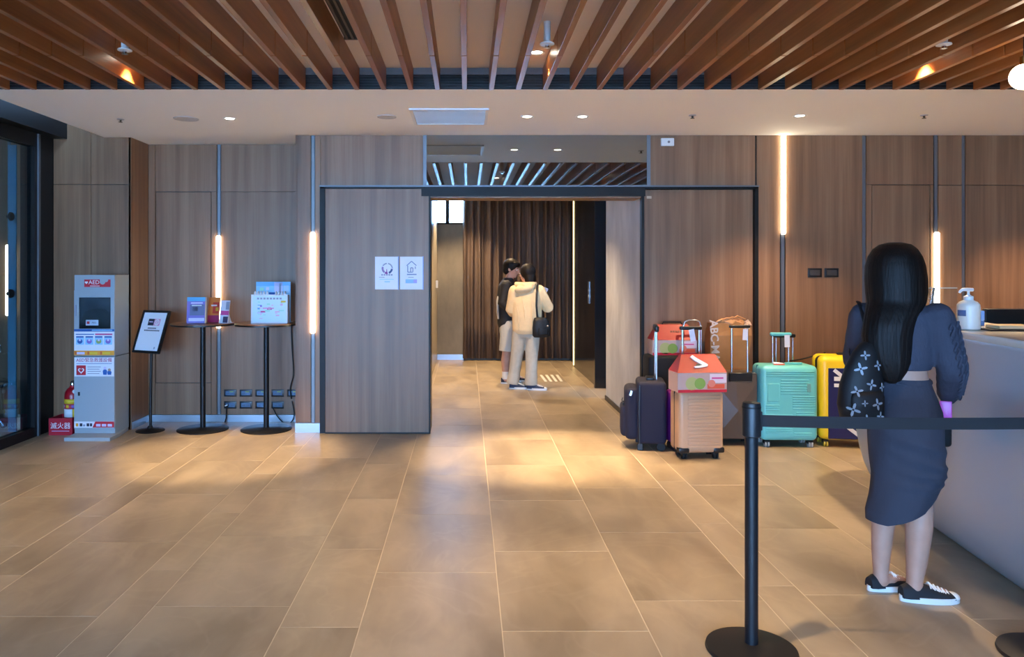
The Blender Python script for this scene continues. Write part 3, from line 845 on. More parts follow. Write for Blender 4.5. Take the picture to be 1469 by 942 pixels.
for k in range(3):
    flat('footer_box', cab, -0.155 + 0.115 * k, -0.085 + 0.115 * k, 0.744, 0.766, M_YEL if k else M_LILAC, y1 - 0.0006, 0.0004)
    flat('footer_mark', cab, -0.175 + 0.115 * k, -0.158 + 0.115 * k, 0.742, 0.770, mat('print_deep_orange', (214, 104, 40), 0.5), y1 - 0.0006, 0.0004)
# lower door
ld = flat('lower_door', cab, -W2 + 0.002, W2 - 0.002, 0.075, 0.718, M_CAB, 0, 0.012)
flat('door_sign', ld, -0.178, 0.180, 0.545, 0.716, M_PAPER, y0, 0.001)
text('door_sign_title', 'AED緊急救護設備', 0.041, mat('print_magenta', (176, 40, 100), 0.5), ld, (0.0, y0 - 0.0014, 0.690))
flat('door_sign_rule', ld, -0.16, 0.16, 0.659, 0.663, M_BLUE, y0 - 0.001, 0.0005)
flat('heart_field', ld, -0.160, -0.075, 0.557, 0.645, M_RED, y0 - 0.001, 0.0005)
heart(ld, -0.117, 0.598, 0.030, M_PAPER, y0 - 0.0016)
heart(ld, -0.117, 0.600, 0.018, M_RED, y0 - 0.0023)
for k in range(4):
    flat('text_line', ld, -0.06, 0.06 - 0.012 * (k % 2), 0.628 - 0.02 * k, 0.634 - 0.02 * k, M_GREY, y0 - 0.001, 0.0004)
for k, (cx, h) in enumerate(((0.098, 0.07), (0.138, 0.052))):
    MB().prism([(-0.016, 0), (0.016, 0), (0.02, h * 0.5), (0.01, h * 0.68), (-0.01, h * 0.68), (-0.02, h * 0.5)], (cx, y0 - 0.0012, 0.56), (1, 0, 0), (0, 0, 1), (0, -0.0005, 0)).build('figure_print', M_BLUE, ld, smooth=0)
    MB().prism([(0.014 * math.cos(a * PI / 4), 0.014 * math.sin(a * PI / 4)) for a in range(8)], (cx, y0 - 0.0012, 0.56 + h * 0.85), (1, 0, 0), (0, 0, 1), (0, -0.0005, 0)).build('figure_print', M_LILAC if k == 0 else mat('print_tan', (190, 160, 140), 0.5), ld, smooth=0)
MB().box((-0.137, -0.0155, 0.388), (0.018, 0.007, 0.034), None, 0.002, 1).build('lock', mat('lock_dark', (50, 64, 70), 0.3, 0.8), ld)
bs = flat('bottom_sticker', ld, -0.180, 0.180, 0.082, 0.138, M_PAPER, y0, 0.001)
MB().prism([(-0.015, 0.0), (0.18, 0.0), (0.18, 0.054), (0.01, 0.054)], (0, y0 - 0.0012, 0.084), (1, 0, 0), (0, 0, 1), (0, -0.0005, 0)).build('sticker_banner', M_RED, ld, smooth=0)
for k in range(3):
    flat('sticker_print', ld, 0.018 + 0.052 * k, 0.058 + 0.052 * k, 0.094, 0.116, M_LILAC, y0 - 0.0018, 0.0004)
for k, (x, w, m) in enumerate(((-0.165, 0.022, M_ORANGE), (-0.13, 0.024, M_INK), (-0.10, 0.02, M_GREY), (-0.068, 0.024, M_INK), (-0.038, 0.02, M_INK))):
    flat('sticker_print', ld, x, x + w, 0.094, 0.122 if k != 2 else 0.112, m, y0 - 0.0012, 0.0004)

# fire extinguisher on red box
fx = thing('extinguisher_box', 'red floor box with white Chinese lettering under the fire extinguisher', 'box', (-3.705, 6.95, 0))
b = MB(); b.bb(-0.107, 0.107, -0.02, 0.0, 0, 0.155); b.bb(-0.107, -0.097, 0, 0.2, 0, 0.155); b.bb(0.097, 0.107, 0, 0.2, 0, 0.155); b.bb(-0.107, 0.107, 0.19, 0.2, 0, 0.155); b.bb(-0.107, 0.107, 0, 0.2, 0, 0.012)
b.build('tray', mat('box_red', (186, 22, 46), 0.45), fx, smooth=0)
text('box_text', '滅火器', 0.062, M_PAPER, fx, (0, -0.0205, 0.083))
flat('box_rule', fx, -0.08, 0.08, 0.036, 0.041, M_LILAC, -0.02, 0.0005)
ex = thing('fire_extinguisher', 'red fire extinguisher with yellow and white label beside the cabinet', 'extinguisher', (-3.655, 7.05, 0.013))
MB().lathe([(0.062, 0), (0.07, 0.01), (0.07, 0.33), (0.062, 0.37), (0.04, 0.40), (0.024, 0.41), (0.024, 0.425)], n=28).build('cylinder', mat('extinguisher_red', (170, 18, 34), 0.3), ex)
def arc_label(parent, name, r, z0, z1, a0, a1, m):
    q = MB(); n = 14
    for k in range(n + 1):
        a = a0 + (a1 - a0) * k / n
        for z in (z0, z1): q.v.append((r * math.cos(a), r * math.sin(a), z))
    for k in range(n): q.f.append((2 * k, 2 * k + 2, 2 * k + 3, 2 * k + 1))
    o = q.build(name, m, parent)
    o.modifiers.new('t', 'SOLIDIFY').thickness = 0.0006
    return o
arc_label(ex, 'yellow_label', 0.0712, 0.262, 0.305, R(190), R(345), M_YEL)
arc_label(ex, 'red_label', 0.0712, 0.215, 0.262, R(190), R(345), mat('print_crimson', (196, 60, 80), 0.5))
arc_label(ex, 'white_label', 0.0712, 0.14, 0.215, R(195), R(295), M_PAPER)
arc_label(ex, 'gold_label', 0.0712, 0.14, 0.215, R(296), R(345), M_YEL)
for k in range(3):
    arc_label(ex, 'label_mark', 0.0722, 0.225, 0.252, R(205 + 42 * k), R(228 + 42 * k), (M_LILAC, M_YEL, M_PURP)[k])
MB().lathe([(0.02, 0.425), (0.022, 0.45), (0.014, 0.462)], n=14).build('valve', M_CHROME, ex)
MB().box((0.035, 0, 0.475), (0.11, 0.018, 0.01), (0, R(-18), 0), 0.003, 1).build('handle', M_BLACK, ex)
MB().box((0.03, 0, 0.453), (0.09, 0.016, 0.008), (0, R(8), 0), 0.002, 1).build('lever', M_BLACK, ex)
MB().tube([(0.02, -0.01, 0.44), (0.06, -0.03, 0.45), (0.085, -0.03, 0.40), (0.082, -0.02, 0.3), (0.08, -0.01, 0.2)], 0.008, 8).build('hose', M_RUB, ex)
MB().cyl((0.045, -0.055, 0.375), (0.047, -0.062, 0.377), 0.018, n=16).build('gauge', M_PLW, ex)

# sign stand
sg = thing('sign_stand', 'black stand holding a tilted white framed notice', 'sign', (-2.965, 7.12, 0))
MB().lathe([(0.128, 0), (0.13, 0.006), (0.12, 0.014), (0.03, 0.028), (0.02, 0.05)], n=32).build('base', M_BLKMET, sg)
MB().tube([(0, 0, 0.03), (0.006, 0, 0.5), (0.012, 0, 0.80)], 0.013, 12).build('pole', M_BLKMET, sg)
fr_e = MB()
w, h, e = 0.166, 0.205, 0.022
fr_e.bb(-w, w, -0.012, 0.012, h - e, h, 0.002, 1).bb(-w, w, -0.012, 0.012, -h, -h + e, 0.002, 1).bb(-w, -w + e, -0.012, 0.012, -h + e, h - e).bb(w - e, w, -0.012, 0.012, -h + e, h - e)
mrot = (R(-20), 0, R(-24))
fo = fr_e.build('frame', M_BLACK, sg, smooth=0, loc=(0.02, -0.02, 0.93), rot=mrot)
MB().bb(-w + e, w - e, -0.006, 0.008, -h + e, h - e).build('notice', M_PAPER, fo, smooth=0)
MB().bb(-0.066, 0.006, -0.0075, -0.006, 0.058, 0.122).build('notice_logo_block', M_INK, fo, smooth=0)
MB().bb(0.006, 0.078, -0.0075, -0.006, 0.058, 0.122).build('notice_logo_field', mat('notice_pink', (226, 150, 190), 0.5), fo, smooth=0)
flat('notice_logo_text', fo, -0.055, -0.008, 0.088, 0.098, M_LILAC, -0.0075, 0.0005)
rg = MB()
for k in range(20):
    a = 2 * PI * k / 20; a2 = 2 * PI * (k + 1) / 20
    rg.bb(0.042 + 0.024 * math.cos(a) - 0.005, 0.042 + 0.024 * math.cos(a) + 0.005, -0.0085, -0.0075, 0.09 + 0.024 * math.sin(a) - 0.005, 0.09 + 0.024 * math.sin(a) + 0.005)
rg.bb(0.036, 0.048, -0.0085, -0.0075, 0.075, 0.105); rg.build('notice_logo_ring', M_PAPER, fo, smooth=0)
for zz, x0, x1 in ((0.026, -0.052, 0.05), (0.004, -0.09, 0.088)):
    k = 0; x = x0
    while x < x1:
        flat('notice_text', fo, x, x + 0.013, zz, zz + 0.012, M_INK, -0.006, 0.0005); x += 0.0175
flat('notice_corner_mark', fo, 0.085, 0.10, -0.165, -0.145, M_GREY, -0.006, 0.0005)

# round standing tables
def table(label, x, y):
    t = thing('bistro_table', label, 'table', (x, y, 0), group='tall round tables in the alcove')
    MB().lathe([(0.235, 0), (0.236, 0.008), (0.23, 0.012), (0.05, 0.020), (0.028, 0.024)], n=48).build('base', M_BLKMET, t)
    MB().cyl((0, 0, 0.02), (0, 0, 0.985), 0.025, n=20).build('pole', M_BLKMET, t)
    MB().lathe([(0.10, 0.978), (0.10, 0.985)], n=24).build('bracket', M_BLKMET, t)
    MB().lathe([(0.284, 0.985), (0.29, 0.990), (0.29, 1.004), (0.286, 1.008)], n=56).build('table_top', M_TTOP, t)
    MB().lathe([(0.286, 0.984), (0.2915, 0.986), (0.2915, 0.998), (0.2905, 0.9985)], n=56, cap=False).build('edge_band', M_BLACK, t)
    return t
table('tall round table with leaflets beside the framed notice', -2.494, 7.18)
table('tall round table with the white desk calendar box', -1.895, 7.18)

# leaflet holders on the left table
ZT = 1.009
def leaflet(name, label, u0, u1, y, h, lean, yaw, front, band, spine=None):
    x0, x1 = PX(u0, y), PX(u1, y); w = x1 - x0
    t = thing(name, label, 'leaflet', ((x0 + x1) / 2, y, ZT), yaw)
    rot = (R(-lean), 0, 0)
    m = Euler(rot).to_matrix()
    def pt(name, a0, a1, z0, z1, yy0, yy1, mt):
        return MB().bb(a0, a1, yy0, yy1, z0, z1).build(name, mt, t, smooth=0, rot=rot)
    pt('sheet', -w / 2, w / 2, 0.001, h, 0, 0.006, front)
    for (a0, a1, z0, z1, mt) in band:
        pt('print', a0 * w, a1 * w, z0 * h, z1 * h, -0.001, 0.0, mt)
    MB().bb(-w / 2, w / 2, 0.006, 0.085, 0, 0.004).build('foot', M_PLW, t, smooth=0)
    MB().box((0, 0.055, h * 0.36), (w * 0.5, 0.004, h * 0.72), (R(22), 0, 0)).build('strut', M_PLW, t, smooth=0)
    return t
leaflet('leaflet_stand', 'purple leaflet with a blue top on the left round table', 268, 295, 7.10, 0.245, 9, R(8), mat('leaf_purple', (124, 104, 190), 0.4),
        [(-0.5, 0.5, 0.84, 1.0, M_CYAN), (-0.35, 0.4, 0.30, 0.72, mat('leaf_slate', (96, 100, 140), 0.4)), (-0.22, 0.05, 0.46, 0.62, M_INK), (-0.4, 0.4, 0.08, 0.2, M_LILAC), (-0.3, 0.3, 0.75, 0.80, M_LILAC), (0.43, 0.5, 0.0, 1.0, mat('leaf_edge', (220, 170, 130), 0.4))])
leaflet('leaflet_stand', 'orange and red leaflet in front of the lit wall strip', 297, 314, 7.22, 0.24, 10, R(-6), mat('leaf_orange', (214, 120, 48), 0.4),
        [(-0.5, 0.5, 0.0, 0.28, mat('leaf_crimson', (160, 30, 80), 0.4)), (-0.1, 0.5, 0.35, 0.8, mat('leaf_red', (190, 50, 36), 0.4)), (0.15, 0.4, 0.45, 0.6, M_YEL)])
leaflet('leaflet_stand', 'white and pink leaflet standing at the right of the left table', 313, 328, 7.08, 0.215, 9, R(-20), mat('leaf_white', (226, 222, 230), 0.3),
        [(-0.4, 0.5, 0.36, 0.55, M_PINK), (-0.1, 0.45, 0.03, 0.3, mat('leaf_dark', (70, 66, 90), 0.4)), (0.1, 0.5, 0.6, 0.95, M_GREY)])

# calendar box and blue card on the right table
cb = thing('calendar_box', 'white ring-topped desk calendar box with pastel print', 'calendar', (PX(386, 7.08), 7.08, ZT))
MB().prism([(0, 0), (0.10, 0), (0.085, 0.262), (0.012, 0.268)], (-0.17, 0, 0), (0, 1, 0), (0, 0, 1), (0.34, 0, 0)).build('box', M_PAPER, cb, smooth=0)
for k in list(range(5)) + list(range(7, 11)):
    x = -0.135 + 0.028 * k
    MB().tube([(x, 0.02 + 0.02 * math.cos(a), 0.272 + 0.024 * math.sin(a)) for a in [i * PI / 5 for i in range(-1, 7)]], 0.005, 6).build('ring', M_PAPER, cb)
ang = math.atan2(0.012, 0.268)
crot = (-ang, 0, 0)
pf = MB().bb(-0.155, 0.155, -0.0012, 0, 0.012, 0.258).build('front_print', mat('print_pale', (214, 236, 246), 0.5), cb, smooth=0, rot=crot)
rc = random.Random(11)
for k in range(8):
    flat('print_letter', pf, -0.115 + 0.03 * k, -0.095 + 0.03 * k, 0.222, 0.24, M_GREY, -0.0014, 0.0006)
pal = [M_PINK, M_LILAC, M_YEL, M_CYAN, M_PURP, mat('print_mint', (170, 226, 206), 0.5), mat('print_rose', (240, 190, 214), 0.5)]
for k in range(26):
    x = rc.uniform(-0.13, 0.11); z = rc.uniform(0.04, 0.195); w = rc.uniform(0.012, 0.05); h = rc.uniform(0.006, 0.02)
    flat('print_patch', pf, x, x + w, z, z + h, pal[k % 7] if k % 3 == 0 else (pal[1], pal[5], pal[6])[k % 3], -0.0014 - 0.0001 * k, 0.0004)
flat('print_ribbon', pf, -0.06, 0.045, 0.135, 0.146, mat('print_rose2', (236, 150, 200), 0.5), -0.0045, 0.0006)
bc = thing('picture_card', 'light blue picture card standing behind the white calendar box', 'card', (PX(392, 7.22), 7.22, ZT), R(-3))
MB().bb(-0.165, 0.165, 0, 0.008, 0, 0.385).build('card', M_SKYP, bc, smooth=0)
MB().bb(-0.165, 0.165, 0.008, 0.09, 0, 0.005).build('foot', M_PLW, bc, smooth=0)
for (x0, x1, z0, z1, m) in ((-0.165, 0.165, 0.345, 0.385, mat('card_blue', (120, 190, 236), 0.5)), (0.01, 0.09, 0.29, 0.38, M_LILAC), (0.06, 0.075, 0.28, 0.37, M_GREY), (0.10, 0.15, 0.28, 0.35, mat('card_pale', (190, 220, 244), 0.5)), (-0.13, -0.09, 0.3, 0.33, mat('print_mint', (170, 226, 206))), (-0.07, -0.04, 0.305, 0.335, M_LILAC), (-0.04, 0.04, 0.255, 0.285, M_BLUE)):
    flat('print', bc, x0, x1, z0, z1, m, 0, 0.001)

# notices on the sliding door
for u0, u1, lab, kind in ((538, 571.5, 'white notice with a round purple and blue emblem on the sliding door', 0), (573.8, 607, 'white notice with a house outline on the sliding door', 1)):
    yy = YW - 0.05
    x0, x1, z1, z0 = PX(u0, yy), PX(u1, yy), PZ(368, yy), PZ(415, yy)
    t = thing('door_notice', lab, 'notice', ((x0 + x1) / 2, yy, z0), group='notices on the sliding door')
    w = (x1 - x0) / 2; h = z1 - z0
    flat('sheet', t, -w, w, 0, h, M_PAPER, 0, 0.0012)
    y0 = -0.0012
    if kind == 0:
        for a0, a1, m in ((95, 150, M_GREY), (160, 235, mat('emblem_mauve', (140, 120, 170), 0.5)), (240, 275, mat('emblem_purple', (130, 50, 140), 0.5)), (290, 355, mat('emblem_navy', (30, 64, 116), 0.5)), (0, 80, M_GREY)):
            pl = []
            n = 8
            ro, ri = 0.052, (0.040 if m is M_GREY else 0.034)
            for k in range(n + 1): a = R(a0 + (a1 - a0) * k / n); pl.append((ro * math.cos(a), ro * math.sin(a)))
            for k in range(n, -1, -1): a = R(a0 + (a1 - a0) * k / n); pl.append((ri * math.cos(a), ri * math.sin(a)))
            MB().prism(pl, (0.005, y0, h * 0.64), (1, 0, 0), (0, 0, 1), (0, -0.0006, 0)).build('emblem', m, t, smooth=0)
        MB().prism([(-0.006, -0.05), (0.006, -0.05), (0.003, -0.005), (-0.002, -0.005)], (0.0, y0, h * 0.64), (1, 0, 0), (0, 0, 1), (0, -0.0006, 0)).build('emblem', mat('emblem_purple', (130, 50, 140)), t, smooth=0)
        for k in range(5):
            flat('print_letter', t, -0.05 + 0.022 * k, -0.034 + 0.022 * k, h * 0.42, h * 0.47, M_GREY, y0, 0.0005)
        flat('print_line', t, -0.07, -0.02, h * 0.36, h * 0.38, M_GREY, y0, 0.0005); flat('print_line', t, -0.065, 0.065, h * 0.30, h * 0.315, M_SKYP, y0, 0.0005)
        flat('print_line', t, -0.02, 0.03, h * 0.22, h * 0.25, M_SKYP, y0, 0.0005)
    else:
        hm = mat('house_ink', (112, 130, 168), 0.5)
        q = MB()
        zc = h * 0.66
        for p, r_ in (((-0.045, 0.02), (0.0, 0.06)), ((0.0, 0.06), (0.045, 0.02)), ((-0.035, 0.02), (-0.035, -0.04)), ((-0.035, -0.04), (0.012, -0.04)), ((0.035, 0.012), (0.035, -0.01)), ((-0.008, -0.04), (-0.008, 0.0)), ((-0.008, 0.0), (0.012, 0.0)), ((0.012, 0.0), (0.012, -0.04))):
            a = Vector((p[0], y0 - 0.0005, zc + p[1])); b2 = Vector((r_[0], y0 - 0.0005, zc + r_[1]))
            q.tube([a, b2], 0.004, 4, flat=0.2)
        q.build('house_outline', hm, t, smooth=0)
        flat('print_line', t, -0.042, 0.046, h * 0.44, h * 0.475, hm, y0, 0.0005)
        flat('print_line', t, -0.03, 0.02, h * 0.36, h * 0.38, M_GREY, y0, 0.0005)
        flat('print_block', t, -0.055, 0.05, h * 0.19, h * 0.31, mat('block_blue', (140, 186, 232), 0.5), y0, 0.0005)
        flat('print_block', t, 0.018, 0.05, h * 0.20, h * 0.30, mat('block_lilac', (176, 160, 220), 0.5), y0 - 0.0006, 0.0005)
    flat('clear_edge', t, w - 0.004, w + 0.004, -0.003, h + 0.003, mat('clip_blue', (110, 140, 200), 0.4), 0, 0.002)
# trolley seen through the left glass
tr = thing('trolley', 'dark metal-tube trolley standing behind the left glass', 'trolley', (-4.55, 7.35, 0), R(15))
MB().tube([(-0.30, -0.18, 0.03), (-0.10, -0.18, 0.36), (0.03, -0.16, 0.40), (0.03, -0.16, 0.72)], 0.013, 8).build('front_tube', M_CHROME, tr)
MB().tube([(0.12, -0.2, 0.03), (-0.05, -0.18, 0.33)], 0.012, 8).build('strut', M_CHROME, tr)
MB().tube([(0.03 + 0.055 * math.sin(a), -0.16, 0.76 - 0.05 * math.cos(a)) for a in [k * 2 * PI / 12 for k in range(12)]] , 0.010, 8).build('handle', M_CHROME, tr)
MB().box((-0.12, -0.1, 0.40), (0.52, 0.3, 0.035), (0, R(-4), 0), 0.012, 2).build('deck', M_BLACK, tr)
MB().box((-0.1, 0.0, 0.07), (0.5, 0.3, 0.05), None, 0.015, 2).build('base', M_BLACK, tr)
for x in (-0.3, 0.1):
    for y in (-0.12, 0.12):
        MB().cyl((x, y - 0.012, 0.028), (x, y + 0.012, 0.028), 0.028, n=16).build('wheel', M_RUB, tr)
# round door pulls fixed on the porch side of the glass frame
for z, lab in ((1.97, 'upper black round fitting on the outer glass door'), (1.30, 'lower black round fitting on the outer glass door')):
    tag(MB().lathe([(0.0, 0), (0.035, 0.002), (0.04, 0.015), (0.02, 0.03), (0.015, 0.045)], n=20).build('door_fitting', M_BLACK, loc=(XG - 0.016, 6.60, z), rot=(0, R(-90), 0)), lab, 'door fitting', 'black door fittings')

# ================================================================== RECEPTION DESK
desk = thing('reception_desk', 'white glossy reception desk with a rounded bulging front', 'desk', (2.45, 4.0, 0))
# outline of the top edge, in desk coordinates (front edge runs along y and turns at the far end)
out = []
for k in range(24):
    y = -4.2 + 5.30 * k / 23
    out.append((0.02 + (y - 0.0) * 0.133, y))
# rounded far end
ex_, ey_ = out[-1]
d0 = Vector((0.133, 1.0)).normalized(); nr = Vector((d0.y, -d0.x))
cc = Vector((ex_, ey_)) + nr * 0.32
a_s = math.atan2(-nr.y, -nr.x)
for k in range(1, 15):
    a = a_s - (PI * 0.5) * k / 14
    out.append((cc.x + 0.32 * math.cos(a), cc.y + 0.32 * math.sin(a)))
lx, ly = out[-1]
dirx = Vector((math.cos(a_s - PI * 0.5 - PI / 2), math.sin(a_s - PI * 0.5 - PI / 2)))
for k in range(1, 3):
    out.append((lx + dirx.x * 0.05 * k, ly + dirx.y * 0.05 * k))
nf = len(out)
# back edge
lx, ly = out[-1]
back = [(lx - d0.x * 0.02, ly - 0.42)]
p = Vector(back[0]); 
for k in range(1, 6):
    q = p - d0 * (0.80 * k); back.append((q.x, q.y))
outline = out + back
# normals pointing outward for the front run
def onorm(i):
    a = Vector(out[max(i - 1, 0)]); b_ = Vector(out[min(i + 1, nf - 1)])
    t = (b_ - a).normalized(); return Vector((-t.y, t.x))
prof = [(0.0, 0.20), (0.02, 0.175), (0.06, 0.135), (0.12, 0.095), (0.2, 0.06), (0.3, 0.032), (0.42, 0.012), (0.56, 0.003), (0.75, 0.0), (1.0, 0.0), (1.15, 0.0), (1.165, 0.004)]
m_ = MB(); n = len(outline)
for z, d in prof:
    for i in range(nf):
        q = Vector(out[i]) - onorm(i) * d
        m_.v.append((q.x, q.y, z))
    for q in back: m_.v.append((q[0], q[1], z))
for j in range(len(prof) - 1):
    for i in range(n):
        i2 = (i + 1) % n
        m_.f.append((j * n + i, j * n + i2, (j + 1) * n + i2, (j + 1) * n + i))
m_.f.append(tuple(reversed(range(n)))); m_.f.append(tuple(range((len(prof) - 1) * n, len(prof) * n)))
M_DESK = mat('desk_gloss', (176, 184, 196), 0.3, coat=0.1)
m_.build('body', M_DESK, desk, smooth=50)
tp = MB()
for z, d in ((1.165, 0.006), (1.17, 0.002), (1.195, 0.002), (1.20, 0.006)):
    for i in range(nf):
        q = Vector(out[i]) - onorm(i) * d; tp.v.append((q.x, q.y, z))
    for q in back: tp.v.append((q[0], q[1], z))
for j in range(3):
    for i in range(n):
        i2 = (i + 1) % n; tp.f.append((j * n + i, j * n + i2, (j + 1) * n + i2, (j + 1) * n + i))
tp.f.append(tuple(reversed(range(n)))); tp.f.append(tuple(range(3 * n, 4 * n)))
tp.build('desk_top', mat('desk_top_white', (226, 222, 214), 0.25), desk, smooth=50)
MB().bb(0.66, 1.5, -3.2, 0.95, 0.70, 0.74).build('work_surface', mat('work_top', (70, 56, 46), 0.4), desk, smooth=0)
MB().bb(1.44, 1.5, -3.2, 0.75, 0.0, 0.70).build('work_panel', M_WHITE, desk, smooth=0)
ZD = 1.201
# sanitiser bottle
bt = thing('sanitiser_bottle', 'white pump bottle standing on the reception desk', 'bottle', (2.545, 3.86, ZD))
MB().lathe([(0.046, 0), (0.052, 0.004), (0.052, 0.115), (0.050, 0.128), (0.040, 0.141), (0.022, 0.149), (0.020, 0.152)], n=32).build('body', mat('bottle_white', (232, 222, 208), 0.35), bt)
MB().lathe([(0.022, 0.150), (0.022, 0.168), (0.014, 0.172), (0.006, 0.178), (0.006, 0.198)], n=18).build('pump_collar', M_PLW, bt)
MB().tube([(0.022, 0.0, 0.202), (-0.005, 0, 0.203), (-0.03, 0, 0.203), (-0.042, 0, 0.194), (-0.046, 0, 0.186)], [0.009, 0.009, 0.008, 0.007, 0.006], 10).build('nozzle', M_PLW, bt)
arc_label(bt, 'label', 0.0526, 0.07, 0.10, R(175), R(225), mat('label_blue', (90, 110, 150), 0.5))
# acrylic stand behind the bottle
ac = thing('acrylic_stand', 'clear acrylic sheet stand left of the white pump bottle', 'stand', (2.60, 4.25, ZD))
MB().bb(-0.03, 0.14, 0, 0.004, 0.0, 0.205).build('sheet', M_GLASS, ac, smooth=0)
MB().bb(-0.03, 0.14, -0.0005, 0.0045, 0.199, 0.205).build('top_edge', mat('acrylic_edge', (190, 186, 170), 0.2), ac, smooth=0)
MB().bb(-0.03, 0.14, 0, 0.08, 0, 0.005).build('foot', M_GLASS, ac, smooth=0)
MB().box((0.0, -0.004, 0.15), (0.012, 0.004, 0.10), (0, R(8), 0)).build('clip', M_CHROME, ac, smooth=0)
# blue boxes
for k, (z0, z1, w) in enumerate(((0.0, 0.026, 0.05), (0.0265, 0.082, 0.062))):
    tag(MB().bb(-w / 2, w / 2, -0.03, 0.03, 0, z1 - z0, 0.005, 2).build('blue_pack', mat('pack_blue', (110, 160, 226), 0.35, emit=(0.3, 0.5, 1.0), es=0.0), loc=(2.775 + 0.006 * (1 - k), 4.15, ZD + z0)), ('small light blue pack lying under the taller one beside the bottle', 'small light blue pack on top of another beside the bottle')[k], 'pack', 'light blue packs on the desk')
# tray with papers
ty = thing('document_tray', 'black tray with a beige notebook on the desk right of the bottle', 'tray', (2.70, 3.80, ZD), R(-6))
MB().bb(-0.11, 0.12, -0.06, 0.07, 0, 0.008, 0.003, 1).build('tray', M_PLK, ty)
MB().box((0.02, 0.01, 0.019), (0.18, 0.11, 0.018), (0, 0, R(5)), 0.003, 1).build('notebook', mat('notebook_beige', (206, 180, 140), 0.5), ty)
ph = thing('desk_phone', 'black flat card terminal on the desk at the right edge', 'terminal', (2.965, 3.78, ZD), R(12))
MB().bb(-0.08, 0.14, -0.05, 0.05, 0, 0.016, 0.005, 2).build('body', M_PLK, ph)
MB().bb(-0.06, 0.02, -0.035, 0.035, 0.016, 0.018).build('screen', mat('screen_dark', (40, 46, 52), 0.15), ph, smooth=0)
MB().tube([(0.14, 0.0, 0.01), (0.17, 0.03, 0.006), (0.16, 0.08, 0.006)], 0.004, 6).build('cord', M_RUB, ph)
# monitor behind the desk
mo = thing('monitor', 'black wide monitor seen from behind over the reception desk', 'monitor', (3.60, 4.62, 0.742))
MB().bb(-0.46, 0.5, -0.015, 0.015, 0.22, 0.525, 0.006, 2).build('panel', mat('monitor_black', (26, 21, 18), 0.3), mo)
MB().bb(-0.46, 0.5, -0.012, 0.018, 0.515, 0.527, 0.003, 1).build('top_bezel', mat('monitor_edge', (60, 60, 62), 0.25), mo)
MB().bb(-0.03, 0.03, 0.0, 0.05, 0.02, 0.3).build('stand', M_PLK, mo, smooth=0)
MB().bb(-0.14, 0.14, -0.08, 0.12, 0, 0.02, 0.006, 2).build('foot', M_PLK, mo)

# ================================================================== STANCHIONS
def stanchion(label, x, y):
    t = thing('stanchion', label, 'stanchion', (x, y, 0), group='black queue posts')
    MB().lathe([(0.172, 0), (0.175, 0.006), (0.172, 0.016), (0.12, 0.026), (0.06, 0.032), (0.028, 0.034)], n=56).build('base', mat('stanchion_base', (30, 28, 27), 0.5, 0.2), t)
    MB().cyl((0, 0, 0.03), (0, 0, 0.87), 0.0255, n=28).build('pole', mat('stanchion_black', (16, 20, 26), 0.4), t)
    MB().lathe([(0.030, 0.845), (0.0355, 0.85), (0.0355, 0.972), (0.033, 0.98), (0.02, 0.983)], n=28).build('belt_head', mat('stanchion_black', (16, 20, 26)), t)
    MB().lathe([(0.0362, 0.96), (0.0362, 0.966)], n=28, cap=False).build('cap_ring', M_DARKF, t)
    MB().bb(0.028, 0.042, -0.006, 0.006, 0.87, 0.945, 0.002, 1).build('belt_slot', M_PLK, t)
    return t
stanchion('black queue post with belt standing in the foreground', 1.122, 3.0)
stanchion('black queue post whose base peeks in at the lower right corner', 2.26, 2.95)
bl = MB(); x0, y0_, x1, y1_ = 1.158, 3.0, 2.224, 2.952
nseg = 12
for k in range(nseg + 1):
    s = k / nseg; x = x0 + (x1 - x0) * s; y = y0_ + (y1_ - y0_) * s
    sag = 0.006 * math.sin(PI * s)
    for dy, dz in ((-0.0012, 0.885), (-0.0012, 0.931), (0.0012, 0.931), (0.0012, 0.885)):
        bl.v.append((x, y + dy, dz - sag))
for k in range(nseg):
    for j in range(4):
        j2 = (j + 1) % 4; bl.f.append((4 * k + j, 4 * k + j2, 4 * k + 4 + j2, 4 * k + 4 + j))
bl.f.append((0, 1, 2, 3)); bl.f.append((4 * nseg + 3, 4 * nseg + 2, 4 * nseg + 1, 4 * nseg))
tag(bl.build('belt', mat('belt_black', (30, 29, 32), 0.75), smooth=30), 'flat dark belt stretched between the two queue posts', 'belt')

# ================================================================== LUGGAGE
def wheels(t, w, d, r=0.026, m=None, zh=0.055):
    for sx in (-1, 1):
        for sy in (-1, 1):
            x, y = sx * (w / 2 - 0.055), sy * (d / 2 - 0.05)
            fk = MB().box((x, y, 0.045), (0.05, 0.045, 0.03), None, 0.006, 1).build('caster', M_PLK, t)
            wm = MB()
            for dx in (-0.011, 0.011):
                wm.cyl((x + dx - 0.007, y - 0.004, r), (x + dx + 0.007, y - 0.004, r), r, n=18)
            wm.build('wheel', m or M_RUB, fk)
def handle(t, x0, x1, y, z0, z1, mgrip, mpole=None, r=0.0075, grip_h=0.03):
    for x in (x0, x1):
        MB().tube([(x, y, z0), (x, y, z1 - 0.015)], r, 10).build('handle_pole', mpole or M_CHROME, t)
    MB().box(((x0 + x1) / 2, y, z1), (abs(x1 - x0) + 0.045, 0.032, grip_h), None, 0.010, 3).build('handle_grip', mgrip, t)
def luggage_tag(t, x, y, z, w, h, rot, m=None):
    o = MB().box((0, 0, -h / 2), (w, 0.002, h), None, 0, 1).build('luggage_tag', m or M_PAPER, t, smooth=0, loc=(x, y, z), rot=rot)
    return o

